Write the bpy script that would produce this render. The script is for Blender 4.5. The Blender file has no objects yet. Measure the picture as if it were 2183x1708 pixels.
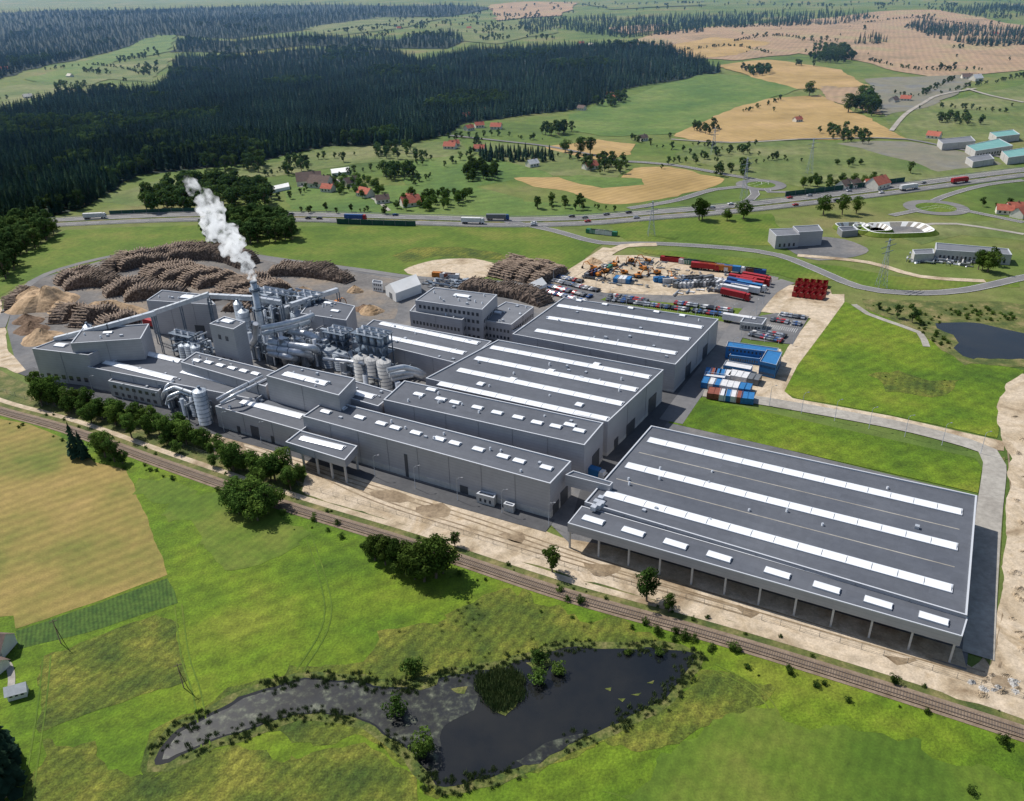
import bpy, math, random
import numpy as np
from mathutils import Vector, Matrix, noise
from mathutils.geometry import delaunay_2d_cdt
random.seed(7)
R=random.random
def U(a,b): return a+(b-a)*random.random()
# ---------------------------------------------------------------- camera survey
FL=1750.; CX,CY=1091.5,854.; CH=150.
TH=math.radians(27.45); RO=math.radians(1.5)
vF=Vector((0,math.cos(TH),-math.sin(TH))); vU=Vector((0,math.sin(TH),math.cos(TH))); vR=Vector((1,0,0))
cR=vR*math.cos(RO)-vU*math.sin(RO); cU=vU*math.cos(RO)+vR*math.sin(RO)
def sm(t):
    t=max(0.,min(1.,t)); return t*t*(3-2*t)
def H(x,y):
    if y<640: return 0.
    s=sm((y-640)/900.); s2=sm((y-2500)/5000.)
    return s*(7*math.sin(x/210+1)*math.cos(y/260)+5*math.sin((x+y)/340+.5)-1)+s2*(22*math.sin(x/900+1)*math.cos(y/1300)+25)
def P(u,v,z=None):
    """ground (or height z) position surveyed from the photograph, in metres"""
    d=vF+cR*((u-CX)/FL)-cU*((v-CY)/FL)
    dz=min(d.z,-0.012)
    if z is not None:
        t=(z-CH)/dz; return Vector((d.x*t,d.y*t,z))
    zz=0.
    for i in range(30):
        t=(zz-CH)/dz; x,y=d.x*t,d.y*t
        if y<640: zz=0.; break
        zz=.5*zz+.5*H(x,y)
    t=(zz-CH)/dz
    return Vector((d.x*t,d.y*t,zz))
sc=bpy.context.scene
cd=bpy.data.cameras.new("camera"); cam=bpy.data.objects.new("camera",cd); sc.collection.objects.link(cam)
cd.sensor_width=36; cd.lens=FL/2183*36; cd.clip_end=60000; cd.clip_start=1
m=Matrix((cR,cU,-vF)).transposed().to_4x4(); m.translation=Vector((0,0,CH)); cam.matrix_world=m
sc.camera=cam
# ---------------------------------------------------------------- light
az=math.radians(308); el=math.radians(52)
S=Vector((math.sin(az)*math.cos(el),math.cos(az)*math.cos(el),math.sin(el)))
ld=bpy.data.lights.new("sun",'SUN'); ld.energy=5.; ld.angle=math.radians(.5); ld.color=(1,.955,.89)
lo=bpy.data.objects.new("sun",ld); sc.collection.objects.link(lo); lo.rotation_euler=S.to_track_quat('Z','Y').to_euler(); lo.location=(0,0,400)
w=bpy.data.worlds.new("World"); sc.world=w; w.use_nodes=True
nt=w.node_tree; bg=nt.nodes['Background']; sk=nt.nodes.new('ShaderNodeTexSky'); sk.sky_type='NISHITA'; sk.sun_disc=False
sk.sun_elevation=el; sk.sun_rotation=az; nt.links.new(sk.outputs[0],bg.inputs[0]); bg.inputs[1].default_value=.11
sc.view_settings.view_transform='Standard'; sc.view_settings.look='None'; sc.view_settings.exposure=0
# ---------------------------------------------------------------- materials
def c4(c): return (c[0],c[1],c[2],1)
def mixc(nt,a,b,fac,typ='MIX'):
    n=nt.nodes.new('ShaderNodeMix'); n.data_type='RGBA'; n.blend_type=typ
    for idx,val in ((0,fac),(6,a),(7,b)):
        if hasattr(val,'links'): nt.links.new(val,n.inputs[idx])
        else: n.inputs[idx].default_value=val if idx==0 else c4(val)
    return n.outputs[2]
def mat(name,cols,scale=.05,detail=6,rough=.9,bump=0,bscale=1.,fine=None,fine2=None,stripes=None,lo=.35,hi=.65,metal=0,spec=.3,constant=False,bricks=None,distort=0,zs=None):
    m=bpy.data.materials.new(name); m.use_nodes=True; nt=m.node_tree; N=nt.nodes; L=nt.links
    b=N['Principled BSDF']; b.inputs['Roughness'].default_value=rough; b.inputs['Metallic'].default_value=metal
    b.inputs['Specular IOR Level'].default_value=spec
    geo=N.new('ShaderNodeNewGeometry'); pos=geo.outputs['Position']
    if len(cols)==1 and not fine and not bricks and not stripes:
        b.inputs['Base Color'].default_value=c4(cols[0]); return m
    if len(cols)>1:
        n=N.new('ShaderNodeTexNoise'); n.inputs['Scale'].default_value=scale; n.inputs['Detail'].default_value=detail; n.inputs['Distortion'].default_value=distort
        n.inputs['Roughness'].default_value=.6
        L.new(pos,n.inputs['Vector']); r=N.new('ShaderNodeValToRGB'); L.new(n.outputs[0],r.inputs[0])
        if constant: r.color_ramp.interpolation='CONSTANT'
        els=r.color_ramp.elements
        while len(els)<len(cols): els.new(.5)
        for i,c in enumerate(cols):
            els[i].position=lo+(hi-lo)*i/(len(cols)-1); els[i].color=c4(c)
        col=r.outputs[0]
    else:
        rg=N.new('ShaderNodeRGB'); rg.outputs[0].default_value=c4(cols[0]); col=rg.outputs[0]
    for f in (fine,fine2):
        if f:
            n2=N.new('ShaderNodeTexNoise'); n2.inputs['Scale'].default_value=f[0]; n2.inputs['Detail'].default_value=5; n2.inputs['Roughness'].default_value=.7
            L.new(pos,n2.inputs['Vector']); mr=N.new('ShaderNodeMapRange'); L.new(n2.outputs[0],mr.inputs[0])
            mr.inputs[1].default_value=.3; mr.inputs[2].default_value=.7; mr.inputs[3].default_value=1-f[1]; mr.inputs[4].default_value=1+f[1]
            col=mixc(nt,col,mr.outputs[0],1.,'MULTIPLY')
    if stripes:
        a,s,am=stripes
        mp=N.new('ShaderNodeMapping'); mp.inputs['Rotation'].default_value=(0,0,a); L.new(pos,mp.inputs[0])
        wv=N.new('ShaderNodeTexWave'); wv.inputs['Scale'].default_value=s; wv.inputs['Distortion'].default_value=5.; wv.inputs['Detail'].default_value=5; wv.inputs['Detail Scale'].default_value=.25
        L.new(mp.outputs[0],wv.inputs['Vector']); mr=N.new('ShaderNodeMapRange'); L.new(wv.outputs[1],mr.inputs[0])
        mr.inputs[3].default_value=1-am; mr.inputs[4].default_value=1+am
        col=mixc(nt,col,mr.outputs[0],1.,'MULTIPLY')
    if bricks:
        a,bw,bh,ms,mc=bricks
        mp=N.new('ShaderNodeMapping'); mp.inputs['Rotation'].default_value=(0,0,a); L.new(pos,mp.inputs[0])
        br=N.new('ShaderNodeTexBrick'); br.inputs['Scale'].default_value=1; br.inputs['Brick Width'].default_value=bw; br.inputs['Row Height'].default_value=bh
        br.inputs['Mortar Size'].default_value=ms; br.inputs['Color1'].default_value=(1,1,1,1); br.inputs['Color2'].default_value=(.88,.88,.88,1); br.inputs['Mortar'].default_value=c4(mc)
        br.offset=0.5
        L.new(mp.outputs[0],br.inputs['Vector']); col=mixc(nt,col,br.outputs[0],1.,'MULTIPLY')
    if zs:   # horizontal cladding courses
        mp=N.new('ShaderNodeMapping'); L.new(pos,mp.inputs[0]); wv=N.new('ShaderNodeTexWave'); wv.bands_direction='Z'; wv.wave_profile='SAW'; wv.inputs['Scale'].default_value=zs[0]
        L.new(mp.outputs[0],wv.inputs['Vector']); mr=N.new('ShaderNodeMapRange'); L.new(wv.outputs[1],mr.inputs[0]); mr.inputs[1].default_value=.85; mr.inputs[2].default_value=1; mr.inputs[3].default_value=1; mr.inputs[4].default_value=1-zs[1]
        col=mixc(nt,col,mr.outputs[0],1.,'MULTIPLY')
    L.new(col,b.inputs['Base Color'])
    if bump:
        n3=N.new('ShaderNodeTexNoise'); n3.inputs['Scale'].default_value=bscale; n3.inputs['Detail'].default_value=6; L.new(pos,n3.inputs['Vector'])
        bp=N.new('ShaderNodeBump'); bp.inputs['Strength'].default_value=.8; bp.inputs['Distance'].default_value=bump; L.new(n3.outputs[0],bp.inputs['Height']); L.new(bp.outputs[0],b.inputs['Normal'])
    return m
def leafmat(name,cols,trans=.25):
    m=bpy.data.materials.new(name); m.use_nodes=True; nt=m.node_tree; N=nt.nodes; L=nt.links
    N.remove(N['Principled BSDF']); out=N['Material Output']
    oi=N.new('ShaderNodeObjectInfo'); geo=N.new('ShaderNodeNewGeometry')
    r=N.new('ShaderNodeValToRGB'); els=r.color_ramp.elements
    while len(els)<len(cols): els.new(.5)
    for i,c in enumerate(cols): els[i].position=i/(len(cols)-1); els[i].color=c4(c)
    L.new(oi.outputs['Random'],r.inputs[0])
    n=N.new('ShaderNodeTexNoise'); n.inputs['Scale'].default_value=.5; n.inputs['Detail'].default_value=3; L.new(geo.outputs['Position'],n.inputs['Vector'])
    mr=N.new('ShaderNodeMapRange'); mr.inputs[1].default_value=.3; mr.inputs[2].default_value=.7; mr.inputs[3].default_value=.6; mr.inputs[4].default_value=1.45; L.new(n.outputs[0],mr.inputs[0])
    n2=N.new('ShaderNodeTexNoise'); n2.inputs['Scale'].default_value=.012; n2.inputs['Detail'].default_value=4; L.new(geo.outputs['Position'],n2.inputs['Vector'])
    mr2=N.new('ShaderNodeMapRange'); mr2.inputs[1].default_value=.35; mr2.inputs[2].default_value=.65; mr2.inputs[3].default_value=.65; mr2.inputs[4].default_value=1.5; L.new(n2.outputs[0],mr2.inputs[0])
    col=mixc(nt,r.outputs[0],mr.outputs[0],1.,'MULTIPLY'); col=mixc(nt,col,mr2.outputs[0],1.,'MULTIPLY')
    d=N.new('ShaderNodeBsdfDiffuse'); t=N.new('ShaderNodeBsdfTranslucent'); mx=N.new('ShaderNodeMixShader'); mx.inputs[0].default_value=trans
    L.new(col,d.inputs[0]); L.new(col,t.inputs[0]); L.new(d.outputs[0],mx.inputs[1]); L.new(t.outputs[0],mx.inputs[2]); L.new(mx.outputs[0],out.inputs[0])
    return m
AA=math.radians(30.2)
M={}
M['terrain']=mat('meadow_terrain',[(.05,.09,.016),(.085,.135,.022),(.12,.15,.035),(.17,.16,.06)],scale=.006,detail=8,fine=(.08,.25),fine2=(1.2,.2),bump=.3,bscale=.6)
M['grass']=mat('bright_grass',[(.045,.095,.005),(.078,.14,.006),(.108,.165,.008),(.145,.175,.016)],scale=.022,detail=11,fine=(.22,.36),fine2=(1.6,.35),stripes=(1.0,.06,.08),bump=.35,bscale=1.2)
M['lawn']=mat('mown_grass',[(.058,.11,.009),(.088,.14,.013),(.135,.158,.025)],scale=.03,detail=9,fine=(.3,.25),fine2=(2.,.22),stripes=(AA,.12,.06))
M['rough']=mat('rough_marsh_grass',[(.04,.068,.009),(.085,.11,.012),(.155,.155,.022)],scale=.07,detail=10,fine=(.5,.38),fine2=(2.,.38),stripes=(.55,.11,.15),bump=.6,bscale=.9)
M['verge']=mat('rough_verge',[(.05,.075,.018),(.10,.115,.03),(.2,.17,.07)],scale=.12,detail=8,fine=(.8,.3),bump=.4,bscale=1.)
M['wheat']=mat('wheat_field',[(.12,.14,.025),(.23,.18,.05),(.31,.215,.075)],scale=.022,detail=10,fine=(.3,.17),fine2=(2.,.2),stripes=(.9,.07,.1))
M['wheatfar']=mat('ripe_wheat_field',[(.27,.185,.07),(.34,.235,.095),(.40,.27,.125)],scale=.01,detail=9,fine=(.05,.16),stripes=(.9,.05,.08))
M['stubble']=mat('stubble_field',[(.22,.165,.10),(.32,.22,.14),(.27,.225,.12)],scale=.007,detail=9,fine=(.04,.18),stripes=(.4,.03,.08))
M['gfar']=mat('pasture',[(.06,.12,.025),(.09,.15,.03),(.13,.175,.045)],scale=.012,detail=9,fine=(.1,.25),fine2=(.6,.2),stripes=(1.2,.03,.05))
M['gpale']=mat('pale_meadow',[(.075,.12,.028),(.12,.15,.045),(.18,.185,.08)],scale=.012,detail=9,fine=(.1,.26),fine2=(.6,.2),stripes=(.3,.03,.05))
M['fallow']=mat('fallow_field',[(.14,.15,.11),(.18,.17,.125),(.15,.155,.15)],scale=.02,detail=8,fine=(.1,.18))
M['beet']=mat('beet_field',[(.03,.07,.01),(.06,.11,.015)],scale=.3,detail=6,stripes=(-.42,.3,.18),fine=(1,.35))
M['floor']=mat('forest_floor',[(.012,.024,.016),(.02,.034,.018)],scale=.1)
M['dirt']=mat('sandy_dirt',[(.23,.165,.10),(.40,.32,.22),(.50,.415,.31),(.34,.255,.155)],scale=.045,detail=12,fine=(.35,.24),fine2=(2.,.2),distort=1.5,lo=.3,hi=.7,bump=.2,bscale=.5)
M['mud']=mat('wet_mud',[(.18,.13,.08),(.3,.23,.15)],scale=.2,rough=.4,fine=(.8,.2))
M['asph']=mat('yard_asphalt',[(.10,.102,.108),(.14,.14,.143),(.2,.185,.17)],scale=.035,detail=11,fine=(.3,.2),fine2=(2.,.12))
M['asphd']=mat('dark_asphalt',[(.065,.067,.073),(.09,.091,.095)],scale=.08,detail=8,fine=(.5,.15))
M['road']=mat('road_asphalt',[(.14,.14,.145),(.19,.185,.18)],scale=.05,detail=6,fine=(.5,.12))
M['conc']=mat('concrete_road',[(.26,.24,.21),(.36,.34,.30)],scale=.06,detail=10,fine=(.5,.22))
M['paint']=mat('road_paint',[(.78,.78,.76)],rough=.6)
M['yard']=mat('log_yard_ground',[(.095,.09,.088),(.15,.142,.135),(.22,.18,.14)],scale=.04,detail=10,fine=(.5,.25))
M['ballast']=mat('railway_ballast',[(.17,.125,.085),(.25,.19,.14)],scale=.3,detail=8,fine=(2,.25))
M['rail']=mat('rail_steel',[(.25,.2,.17)],rough=.4,metal=.6)
M['sleep']=mat('sleepers',[(.14,.11,.085)])
M['roof']=mat('grey_roof_membrane',[(.085,.094,.114),(.112,.121,.140)],scale=.03,detail=9,fine=(.4,.1),rough=.65,bricks=(AA,9.,2.4,.03,(.8,.8,.82)))
M['roof2']=mat('pale_roof_membrane',[(.15,.16,.18),(.18,.19,.21)],scale=.05,detail=6,fine=(.6,.06),rough=.75,bricks=(AA,6.,2.4,.02,(.8,.8,.82)))
M['wall']=mat('grey_cladding',[(.35,.345,.36),(.40,.395,.41)],scale=.05,detail=3,rough=.5,fine=(.4,.05),zs=(.28,.25))
M['walld']=mat('dark_cladding',[(.2,.205,.22),(.25,.255,.27)],scale=.05,rough=.5)
M['plinth']=mat('concrete_plinth',[(.42,.41,.39),(.5,.49,.47)],scale=.3,fine=(1,.1))
M['trim']=mat('parapet_trim',[(.5,.52,.55)],rough=.4)
M['sky']=mat('skylight_polycarbonate',[(.74,.77,.8),(.86,.88,.9)],scale=.3,rough=.25,spec=.6)
M['steel']=mat('galvanised_steel',[(.28,.32,.37),(.42,.46,.50)],scale=.4,rough=.38,metal=.35,fine=(1.5,.15))
M['steelw']=mat('aluminium_duct',[(.45,.48,.51),(.6,.62,.65)],scale=.4,rough=.35,metal=.35,fine=(1.,.12))
M['steeld']=mat('dark_steelwork',[(.09,.12,.16),(.17,.21,.26)],scale=.6,rough=.5,metal=.3)
M['concs']=mat('concrete_silo',[(.36,.36,.36),(.45,.45,.44)],scale=.2,fine=(1,.12))
M['glass']=mat('window_glass',[(.03,.04,.055)],rough=.1,spec=.7)
M['door']=mat('door_dark',[(.07,.075,.085)],rough=.5)
M['white']=mat('white_fabric',[(.72,.72,.7),(.8,.8,.78)],scale=.2,rough=.6)
M['wood']=mat('stacked_logs',[(.035,.026,.02),(.09,.066,.052),(.165,.125,.1),(.31,.245,.195)],scale=1.1,detail=9,fine=(.12,.35),fine2=(4,.35),lo=.32,hi=.7)
M['log']=mat('log_wood',[(.12,.088,.066),(.28,.215,.165)],scale=.6,detail=5,fine=(2,.3))
M['chips']=mat('wood_chips',[(.30,.20,.11),(.47,.33,.20),(.25,.17,.10)],scale=.12,detail=10,fine=(1,.2),bump=.3,bscale=.8)
M['chipsd']=mat('bark_mulch',[(.12,.075,.045),(.22,.145,.095)],scale=.2,detail=9,fine=(1,.25))
M['bark']=mat('bark',[(.1,.075,.05),(.16,.12,.09)],scale=2)
M['water']=mat('pond_water',[(.008,.010,.012),(.02,.02,.018)],scale=.05,rough=.08,spec=.45)
M['weed']=mat('pond_weed',[(.010,.012,.014),(.018,.02,.018),(.05,.058,.04),(.115,.12,.085)],scale=.45,detail=15,rough=.4,lo=.42,hi=.68,fine=(.09,.6),fine2=(3,.4))
M['reed']=mat('reeds',[(.07,.11,.03),(.13,.165,.055)],scale=.5,fine=(2,.3))
M['sedge']=mat('sedge_shore',[(.045,.075,.014),(.09,.11,.022),(.15,.14,.05)],scale=.3,detail=9,fine=(1.2,.4),bump=.4,bscale=1)
def flat(name,c,rough=.5,metal=0): 
    if name not in M: M[name]=mat(name,[c,tuple(k*.8 for k in c)],scale=.8,rough=rough,metal=metal)
    return M[name]
flat('tire',(.02,.02,.02),.9); flat('red',(.36,.02,.025)); flat('blue',(.03,.17,.40)); flat('blued',(.03,.09,.25)); flat('orange',(.5,.18,.03)); flat('yellow',(.6,.4,.04)); flat('rust',(.25,.08,.05)); flat('green',(.04,.2,.12)); flat('silver',(.4,.42,.45),.3,.4); flat('blackp',(.02,.02,.025),.3); flat('whitep',(.68,.68,.68),.4); flat('greyp',(.16,.17,.18),.35)
M['tile']=mat('red_roof_tiles',[(.36,.1,.07),(.45,.15,.1)],scale=.6); M['tiled']=mat('brown_roof_tiles',[(.12,.09,.08),(.17,.12,.1)],scale=.6)
M['plaster']=mat('plaster_wall',[(.6,.57,.5),(.68,.65,.58)],scale=.5)
M['lfA']=leafmat('foliage_summer',[(.045,.085,.02),(.065,.115,.024),(.09,.14,.028)],.3)
M['lfB']=leafmat('foliage_mid',[(.036,.07,.024),(.052,.092,.03),(.07,.11,.03)])
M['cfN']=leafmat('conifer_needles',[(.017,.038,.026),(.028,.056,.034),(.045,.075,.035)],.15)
M['cfF']=leafmat('conifer_needles_haze_tint',[(.02,.044,.036),(.03,.06,.045),(.045,.075,.045)],.15)  # far conifers: bluish distance haze put into the needle colour
# ---------------------------------------------------------------- mesh builder
class MB:
    def __init__(s): s.v=[]; s.f=[]; s.m=[]; s.sm=[]
    def face(s,pts,mi=0,smooth=False):
        i=len(s.v); s.v+= [tuple(p) for p in pts]; s.f.append(tuple(range(i,i+len(pts)))); s.m.append(mi); s.sm.append(smooth)
    def prism(s,poly,z0,z1,mi=0,mt=None,bottom=False):
        n=len(poly)
        for i in range(n):
            a,b=poly[i],poly[(i+1)%n]
            s.face([(a[0],a[1],z0),(b[0],b[1],z0),(b[0],b[1],z1),(a[0],a[1],z1)],mi)
        s.face([(p[0],p[1],z1) for p in poly],mi if mt is None else mt)
        if bottom: s.face([(p[0],p[1],z0) for p in poly],mi)
    def box(s,c,ang,l,w,z0,z1,mi=0,mt=None):
        ca,sa=math.cos(ang),math.sin(ang)
        s.prism([(c[0]+ca*x*l/2-sa*y*w/2,c[1]+sa*x*l/2+ca*y*w/2) for x,y in ((-1,-1),(1,-1),(1,1),(-1,1))],z0,z1,mi,mt,True)
    def gable(s,c,ang,l,w,z0,z1,mi,over=0):
        ca,sa=math.cos(ang),math.sin(ang)
        def q(x,y,z): return (c[0]+ca*x-sa*y,c[1]+sa*x+ca*y,z)
        L=l/2+over; W=w/2+over; zz=z0-over*(z1-z0)/(w/2)
        s.face([q(-L,-W,zz),q(L,-W,zz),q(L,0,z1),q(-L,0,z1)],mi); s.face([q(-L,W,zz),q(L,W,zz),q(L,0,z1),q(-L,0,z1)],mi)
    def tube(s,pts,r,mi=0,seg=8,caps=True):
        pts=[Vector(p) for p in pts]; rs=r if isinstance(r,(list,tuple)) else [r]*len(pts)
        base=len(s.v); n=len(pts); prev=None
        for i,p in enumerate(pts):
            t=((pts[min(i+1,n-1)]-pts[max(i-1,0)])).normalized()
            if prev is None:
                a=Vector((0,0,1)) if abs(t.z)<.9 else Vector((1,0,0)); x=t.cross(a).normalized()
            else: x=(prev-t*prev.dot(t)).normalized()
            prev=x; y=t.cross(x)
            for k in range(seg):
                an=2*math.pi*k/seg; s.v.append(tuple(p+(x*math.cos(an)+y*math.sin(an))*rs[i]))
        for i in range(n-1):
            for k in range(seg):
                a=base+i*seg+k; b=base+i*seg+(k+1)%seg; s.f.append((a,b,b+seg,a+seg)); s.m.append(mi); s.sm.append(True)
        if caps:
            s.f.append(tuple(base+k for k in range(seg))); s.m.append(mi); s.sm.append(False)
            s.f.append(tuple(base+(n-1)*seg+k for k in range(seg))); s.m.append(mi); s.sm.append(False)
    def cyl(s,c,z0,z1,r,mi=0,r2=None,seg=16):
        s.tube([(c[0],c[1],z0),(c[0],c[1],z1)],[r,r if r2 is None else r2],mi,seg)
    def mesh(s,name,mats):
        me=bpy.data.meshes.new(name); me.from_pydata(s.v,[],s.f)
        for x in mats: me.materials.append(M[x] if isinstance(x,str) else x)
        me.polygons.foreach_set('material_index',s.m); me.polygons.foreach_set('use_smooth',s.sm); me.update(); return me
    def obj(s,name,mats,parent=None):
        return link(name,s.mesh(name,mats),parent)
def link(name,me,parent=None,loc=None,rz=0,sc_=1):
    o=bpy.data.objects.new(name,me); sc.collection.objects.link(o)
    if loc is not None: o.location=loc
    o.rotation_euler[2]=rz
    if sc_!=1: o.scale=(sc_,sc_,sc_) if not isinstance(sc_,tuple) else sc_
    if parent is not None:
        o.parent=parent; o.matrix_parent_inverse=Matrix.Translation(-Vector(parent.location))
    return o
def empty(name,loc=(0,0,0)):
    o=bpy.data.objects.new(name,None); o.location=tuple(loc)[:3]; o.empty_display_size=1; sc.collection.objects.link(o); return o
# ---------------------------------------------------------------- ground
def grid_terrain():
    ys=[-300,-200,-100,0,60,120,180,240,300,360,420,480,540,600]; y=640
    while y<32000: ys.append(y); y+=max(14,y*.017)
    nx=190; v=[];f=[]
    for y in ys:
        W=500+1.0*max(y,0)
        for i in range(nx+1):
            x=(i/nx*2-1)*W; v.append((x,y,H(x,y)))
    for j in range(len(ys)-1):
        for i in range(nx):
            a=j*(nx+1)+i; f.append((a,a+1,a+nx+2,a+nx+1))
    me=bpy.data.meshes.new('ground'); me.from_pydata(v,[],f); me.materials.append(M['terrain'])
    me.polygons.foreach_set('use_smooth',[True]*len(f)); link('ground',me)
grid_terrain()
SEQ=[0]
def off(x,y,layer):
    return .03*layer+ (0 if y<600 else .0006*(y-600)*(1+.25*layer))
def nz(q,s,k): return Vector((noise.noise(Vector((q.x/s,q.y/s,k))),noise.noise(Vector((q.x/s,q.y/s,k+7.4))),0))
def worldpoly(px,jit=0.,smooth=False):
    pts=[P(*p) for p in px]; n=len(pts); out=[]
    for i in range(n):
        a,b=pts[i],pts[(i+1)%n]
        p0,p3=pts[i-1],pts[(i+2)%n]
        d=(b-a).length; dist=max(150,.5*(a.y+b.y)); k=max(1,min(120,int(d/(dist*(.012 if jit or smooth else .06)))))
        for j in range(k):
            t=j/k
            if smooth:
                q=.5*((2*a)+(b-p0)*t+(2*p0-5*a+4*b-p3)*t*t+(3*a-p0-3*b+p3)*t**3)
            else: q=a.lerp(b,t)
            if jit:
                s=max(10,.06*dist)
                q=q+(nz(q,s,1.7)+nz(q,s/3,5.1)*.45)*jit*dist/250
            out.append((q.x,q.y))
    return out
def sheet(name,px,mt,layer,jit=0.,smooth=False,world=False):
    SEQ[0]+=1; ex=SEQ[0]%9*.003
    wp=px if world else worldpoly(px,jit,smooth)
    vs=[Vector(p) for p in wp]; nb=len(vs)
    ymax=max(p[1] for p in wp)
    if ymax>640:
        arr=np.array(wp); y=max(640,arr[:,1].min())
        while y<ymax:
            st=max(18,y*.022); x=arr[:,0].min()+st/2
            xs=np.arange(x,arr[:,0].max(),st)
            if len(xs):
                ins=inpoly(xs,np.full(len(xs),y),arr)
                vs+=[Vector((a,y)) for a in xs[ins]]
            y+=st
    r=delaunay_2d_cdt(vs,[],[list(range(nb))],1,1e-3)
    me=bpy.data.meshes.new(name); me.from_pydata([(v.x,v.y,H(v.x,v.y)+off(v.x,v.y,layer)+ex) for v in r[0]],[],[tuple(f) for f in r[2]])
    me.materials.append(M[mt]); me.polygons.foreach_set('use_smooth',[True]*len(me.polygons)); return link(name,me)
def inpoly(x,y,poly):
    ins=np.zeros(len(x),bool); n=len(poly); j=n-1
    for i in range(n):
        xi,yi=poly[i][0],poly[i][1]; xj,yj=poly[j][0],poly[j][1]
        if yi!=yj:
            c=((yi>y)!=(yj>y))&(x<(xj-xi)*(y-yi)/(yj-yi)+xi); ins^=c
        j=i
    return ins
def curve(px,step=None,world=False):
    pts=[Vector(p[:2]) if world else P(*p).to_2d() for p in px]; n=len(pts); out=[]
    for i in range(n-1):
        a,b=pts[i],pts[i+1]; p0=pts[max(i-1,0)]; p3=pts[min(i+2,n-1)]
        d=(b-a).length; st=step or max(4,a.y*.02); k=max(1,int(d/st))
        for j in range(k):
            t=j/k; out.append(.5*((2*a)+(b-p0)*t+(2*p0-5*a+4*b-p3)*t*t+(3*a-p0-3*b+p3)*t**3))
    out.append(pts[-1]); return out
def offset(c,d):
    o=[]
    for i,p in enumerate(c):
        t=(c[min(i+1,len(c)-1)]-c[max(i-1,0)]).normalized(); o.append(p+Vector((-t.y,t.x))*d)
    return o
def ribbon(mb,c,w,layer,mi=0,z=0,dash=None):
    a=offset(c,w/2); b=offset(c,-w/2)
    for i in range(len(c)-1):
        if dash and i%dash[0]>=dash[1]: continue
        q=[a[i],b[i],b[i+1],a[i+1]]
        mb.face([(p.x,p.y,H(p.x,p.y)+off(p.x,p.y,layer)+z) for p in q],mi)
def road(name,px,w,mt='road',layer=6,lines=True,step=None):
    SEQ[0]+=1; ex=.015+SEQ[0]%7*.002
    c=curve(px,step); mb=MB(); ribbon(mb,c,w,layer,0,ex)
    if lines:
        ribbon(mb,offset(c,w/2-.5),.16,layer+1,1,ex); ribbon(mb,offset(c,-w/2+.5),.16,layer+1,1,ex)
    mb.obj(name,[mt,'paint']); return c
# foreground sheets
sheet('grass_field',[(-200,880),(0,880),(150,925),(350,998),(600,1085),(900,1175),(1200,1280),(1500,1362),(1800,1452),(2183,1580),(2400,1650),(2400,1850),(-300,1850)],'grass',1)
sheet('wheat_field',[(-150,880),(0,893),(60,903),(135,935),(200,985),(268,1002),(290,1050),(330,1150),(357,1225),(200,1285),(35,1340),(30,1312),(-150,1330)],'wheat',2,jit=.8)
sheet('beet_field',[(357,1232),(380,1285),(200,1345),(40,1385),(35,1345),(200,1290)],'beet',2,jit=.8)
sheet('marsh_grass',[(830,1350),(960,1310),(1060,1250),(1160,1290),(1400,1355),(1480,1380),(1500,1420),(1400,1520),(1250,1580),(1120,1650),(960,1700),(850,1640),(780,1580),(560,1570),(330,1640),(340,1560),(480,1480),(640,1430),(760,1400)],'rough',2,jit=9)
sheet('meadow_patch',[(1500,1430),(1640,1450),(1660,1480),(1500,1560),(1250,1600),(1300,1570),(1420,1500)],'rough',2,jit=7)
sheet('meadow_patch',[(60,1580),(300,1640),(560,1600),(800,1610),(880,1680),(860,1760),(60,1760)],'rough',2,jit=9)
sheet('garden_lawn',[(95,1400),(330,1310),(370,1330),(400,1450),(250,1500),(80,1560)],'rough',2,jit=3)
sheet('meadow_patch',[(300,1010),(420,1040),(560,1090),(640,1150),(520,1200),(400,1150)],'lawn',2,jit=9)
sheet('meadow_patch',[(1600,1500),(1900,1580),(2183,1680),(2183,1800),(1500,1800),(1300,1700)],'lawn',2,jit=9)
pond_px=[(1480,1398),(1462,1440),(1385,1510),(1250,1568),(1100,1640),(965,1680),(905,1645),(870,1605),(830,1575),(760,1535),(680,1520),(560,1545),(440,1590),(345,1622),(368,1570),(480,1505),(600,1455),(720,1452),(800,1462),(870,1465),(930,1440),(1050,1425),(1120,1405),(1200,1385),(1300,1378),(1420,1382)]
pw_=worldpoly(pond_px,3.2,True)
sheet('pond',pw_,'water',3.3,world=True)
pc=[Vector(p) for p in pw_]+[Vector(pw_[0])]
area=sum(pc[i].x*pc[i+1].y-pc[i+1].x*pc[i].y for i in range(len(pc)-1))
cen=sum(pc,Vector((0,0)))/len(pc)
so=[]
for i,p in enumerate(offset(pc,-2.2 if area>0 else 2.2)[:-1]): so.append((p.x+U(-.5,.5),p.y+U(-.5,.5)))
sheet('pond_shore',so[::2],'sedge',2.6,world=True)
sheet('pond_weed',[(1000,1440),(1010,1500),(940,1560),(950,1640),(905,1640),(870,1600),(830,1570),(760,1532),(680,1518),(560,1542),(440,1586),(360,1610),(385,1568),(490,1508),(600,1460),(720,1456),(800,1467),(880,1468),(940,1445)],'weed',4,jit=3.2,smooth=True)
sheet('pond_weed',[(1100,1620),(1180,1585),(1240,1560),(1190,1600),(1120,1632)],'weed',4,jit=4,smooth=True)
sheet('pond_reed_bed',[(1020,1455),(1060,1430),(1105,1445),(1118,1478),(1090,1505),(1060,1520),(1035,1500)],'sedge',5,jit=5)
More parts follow.
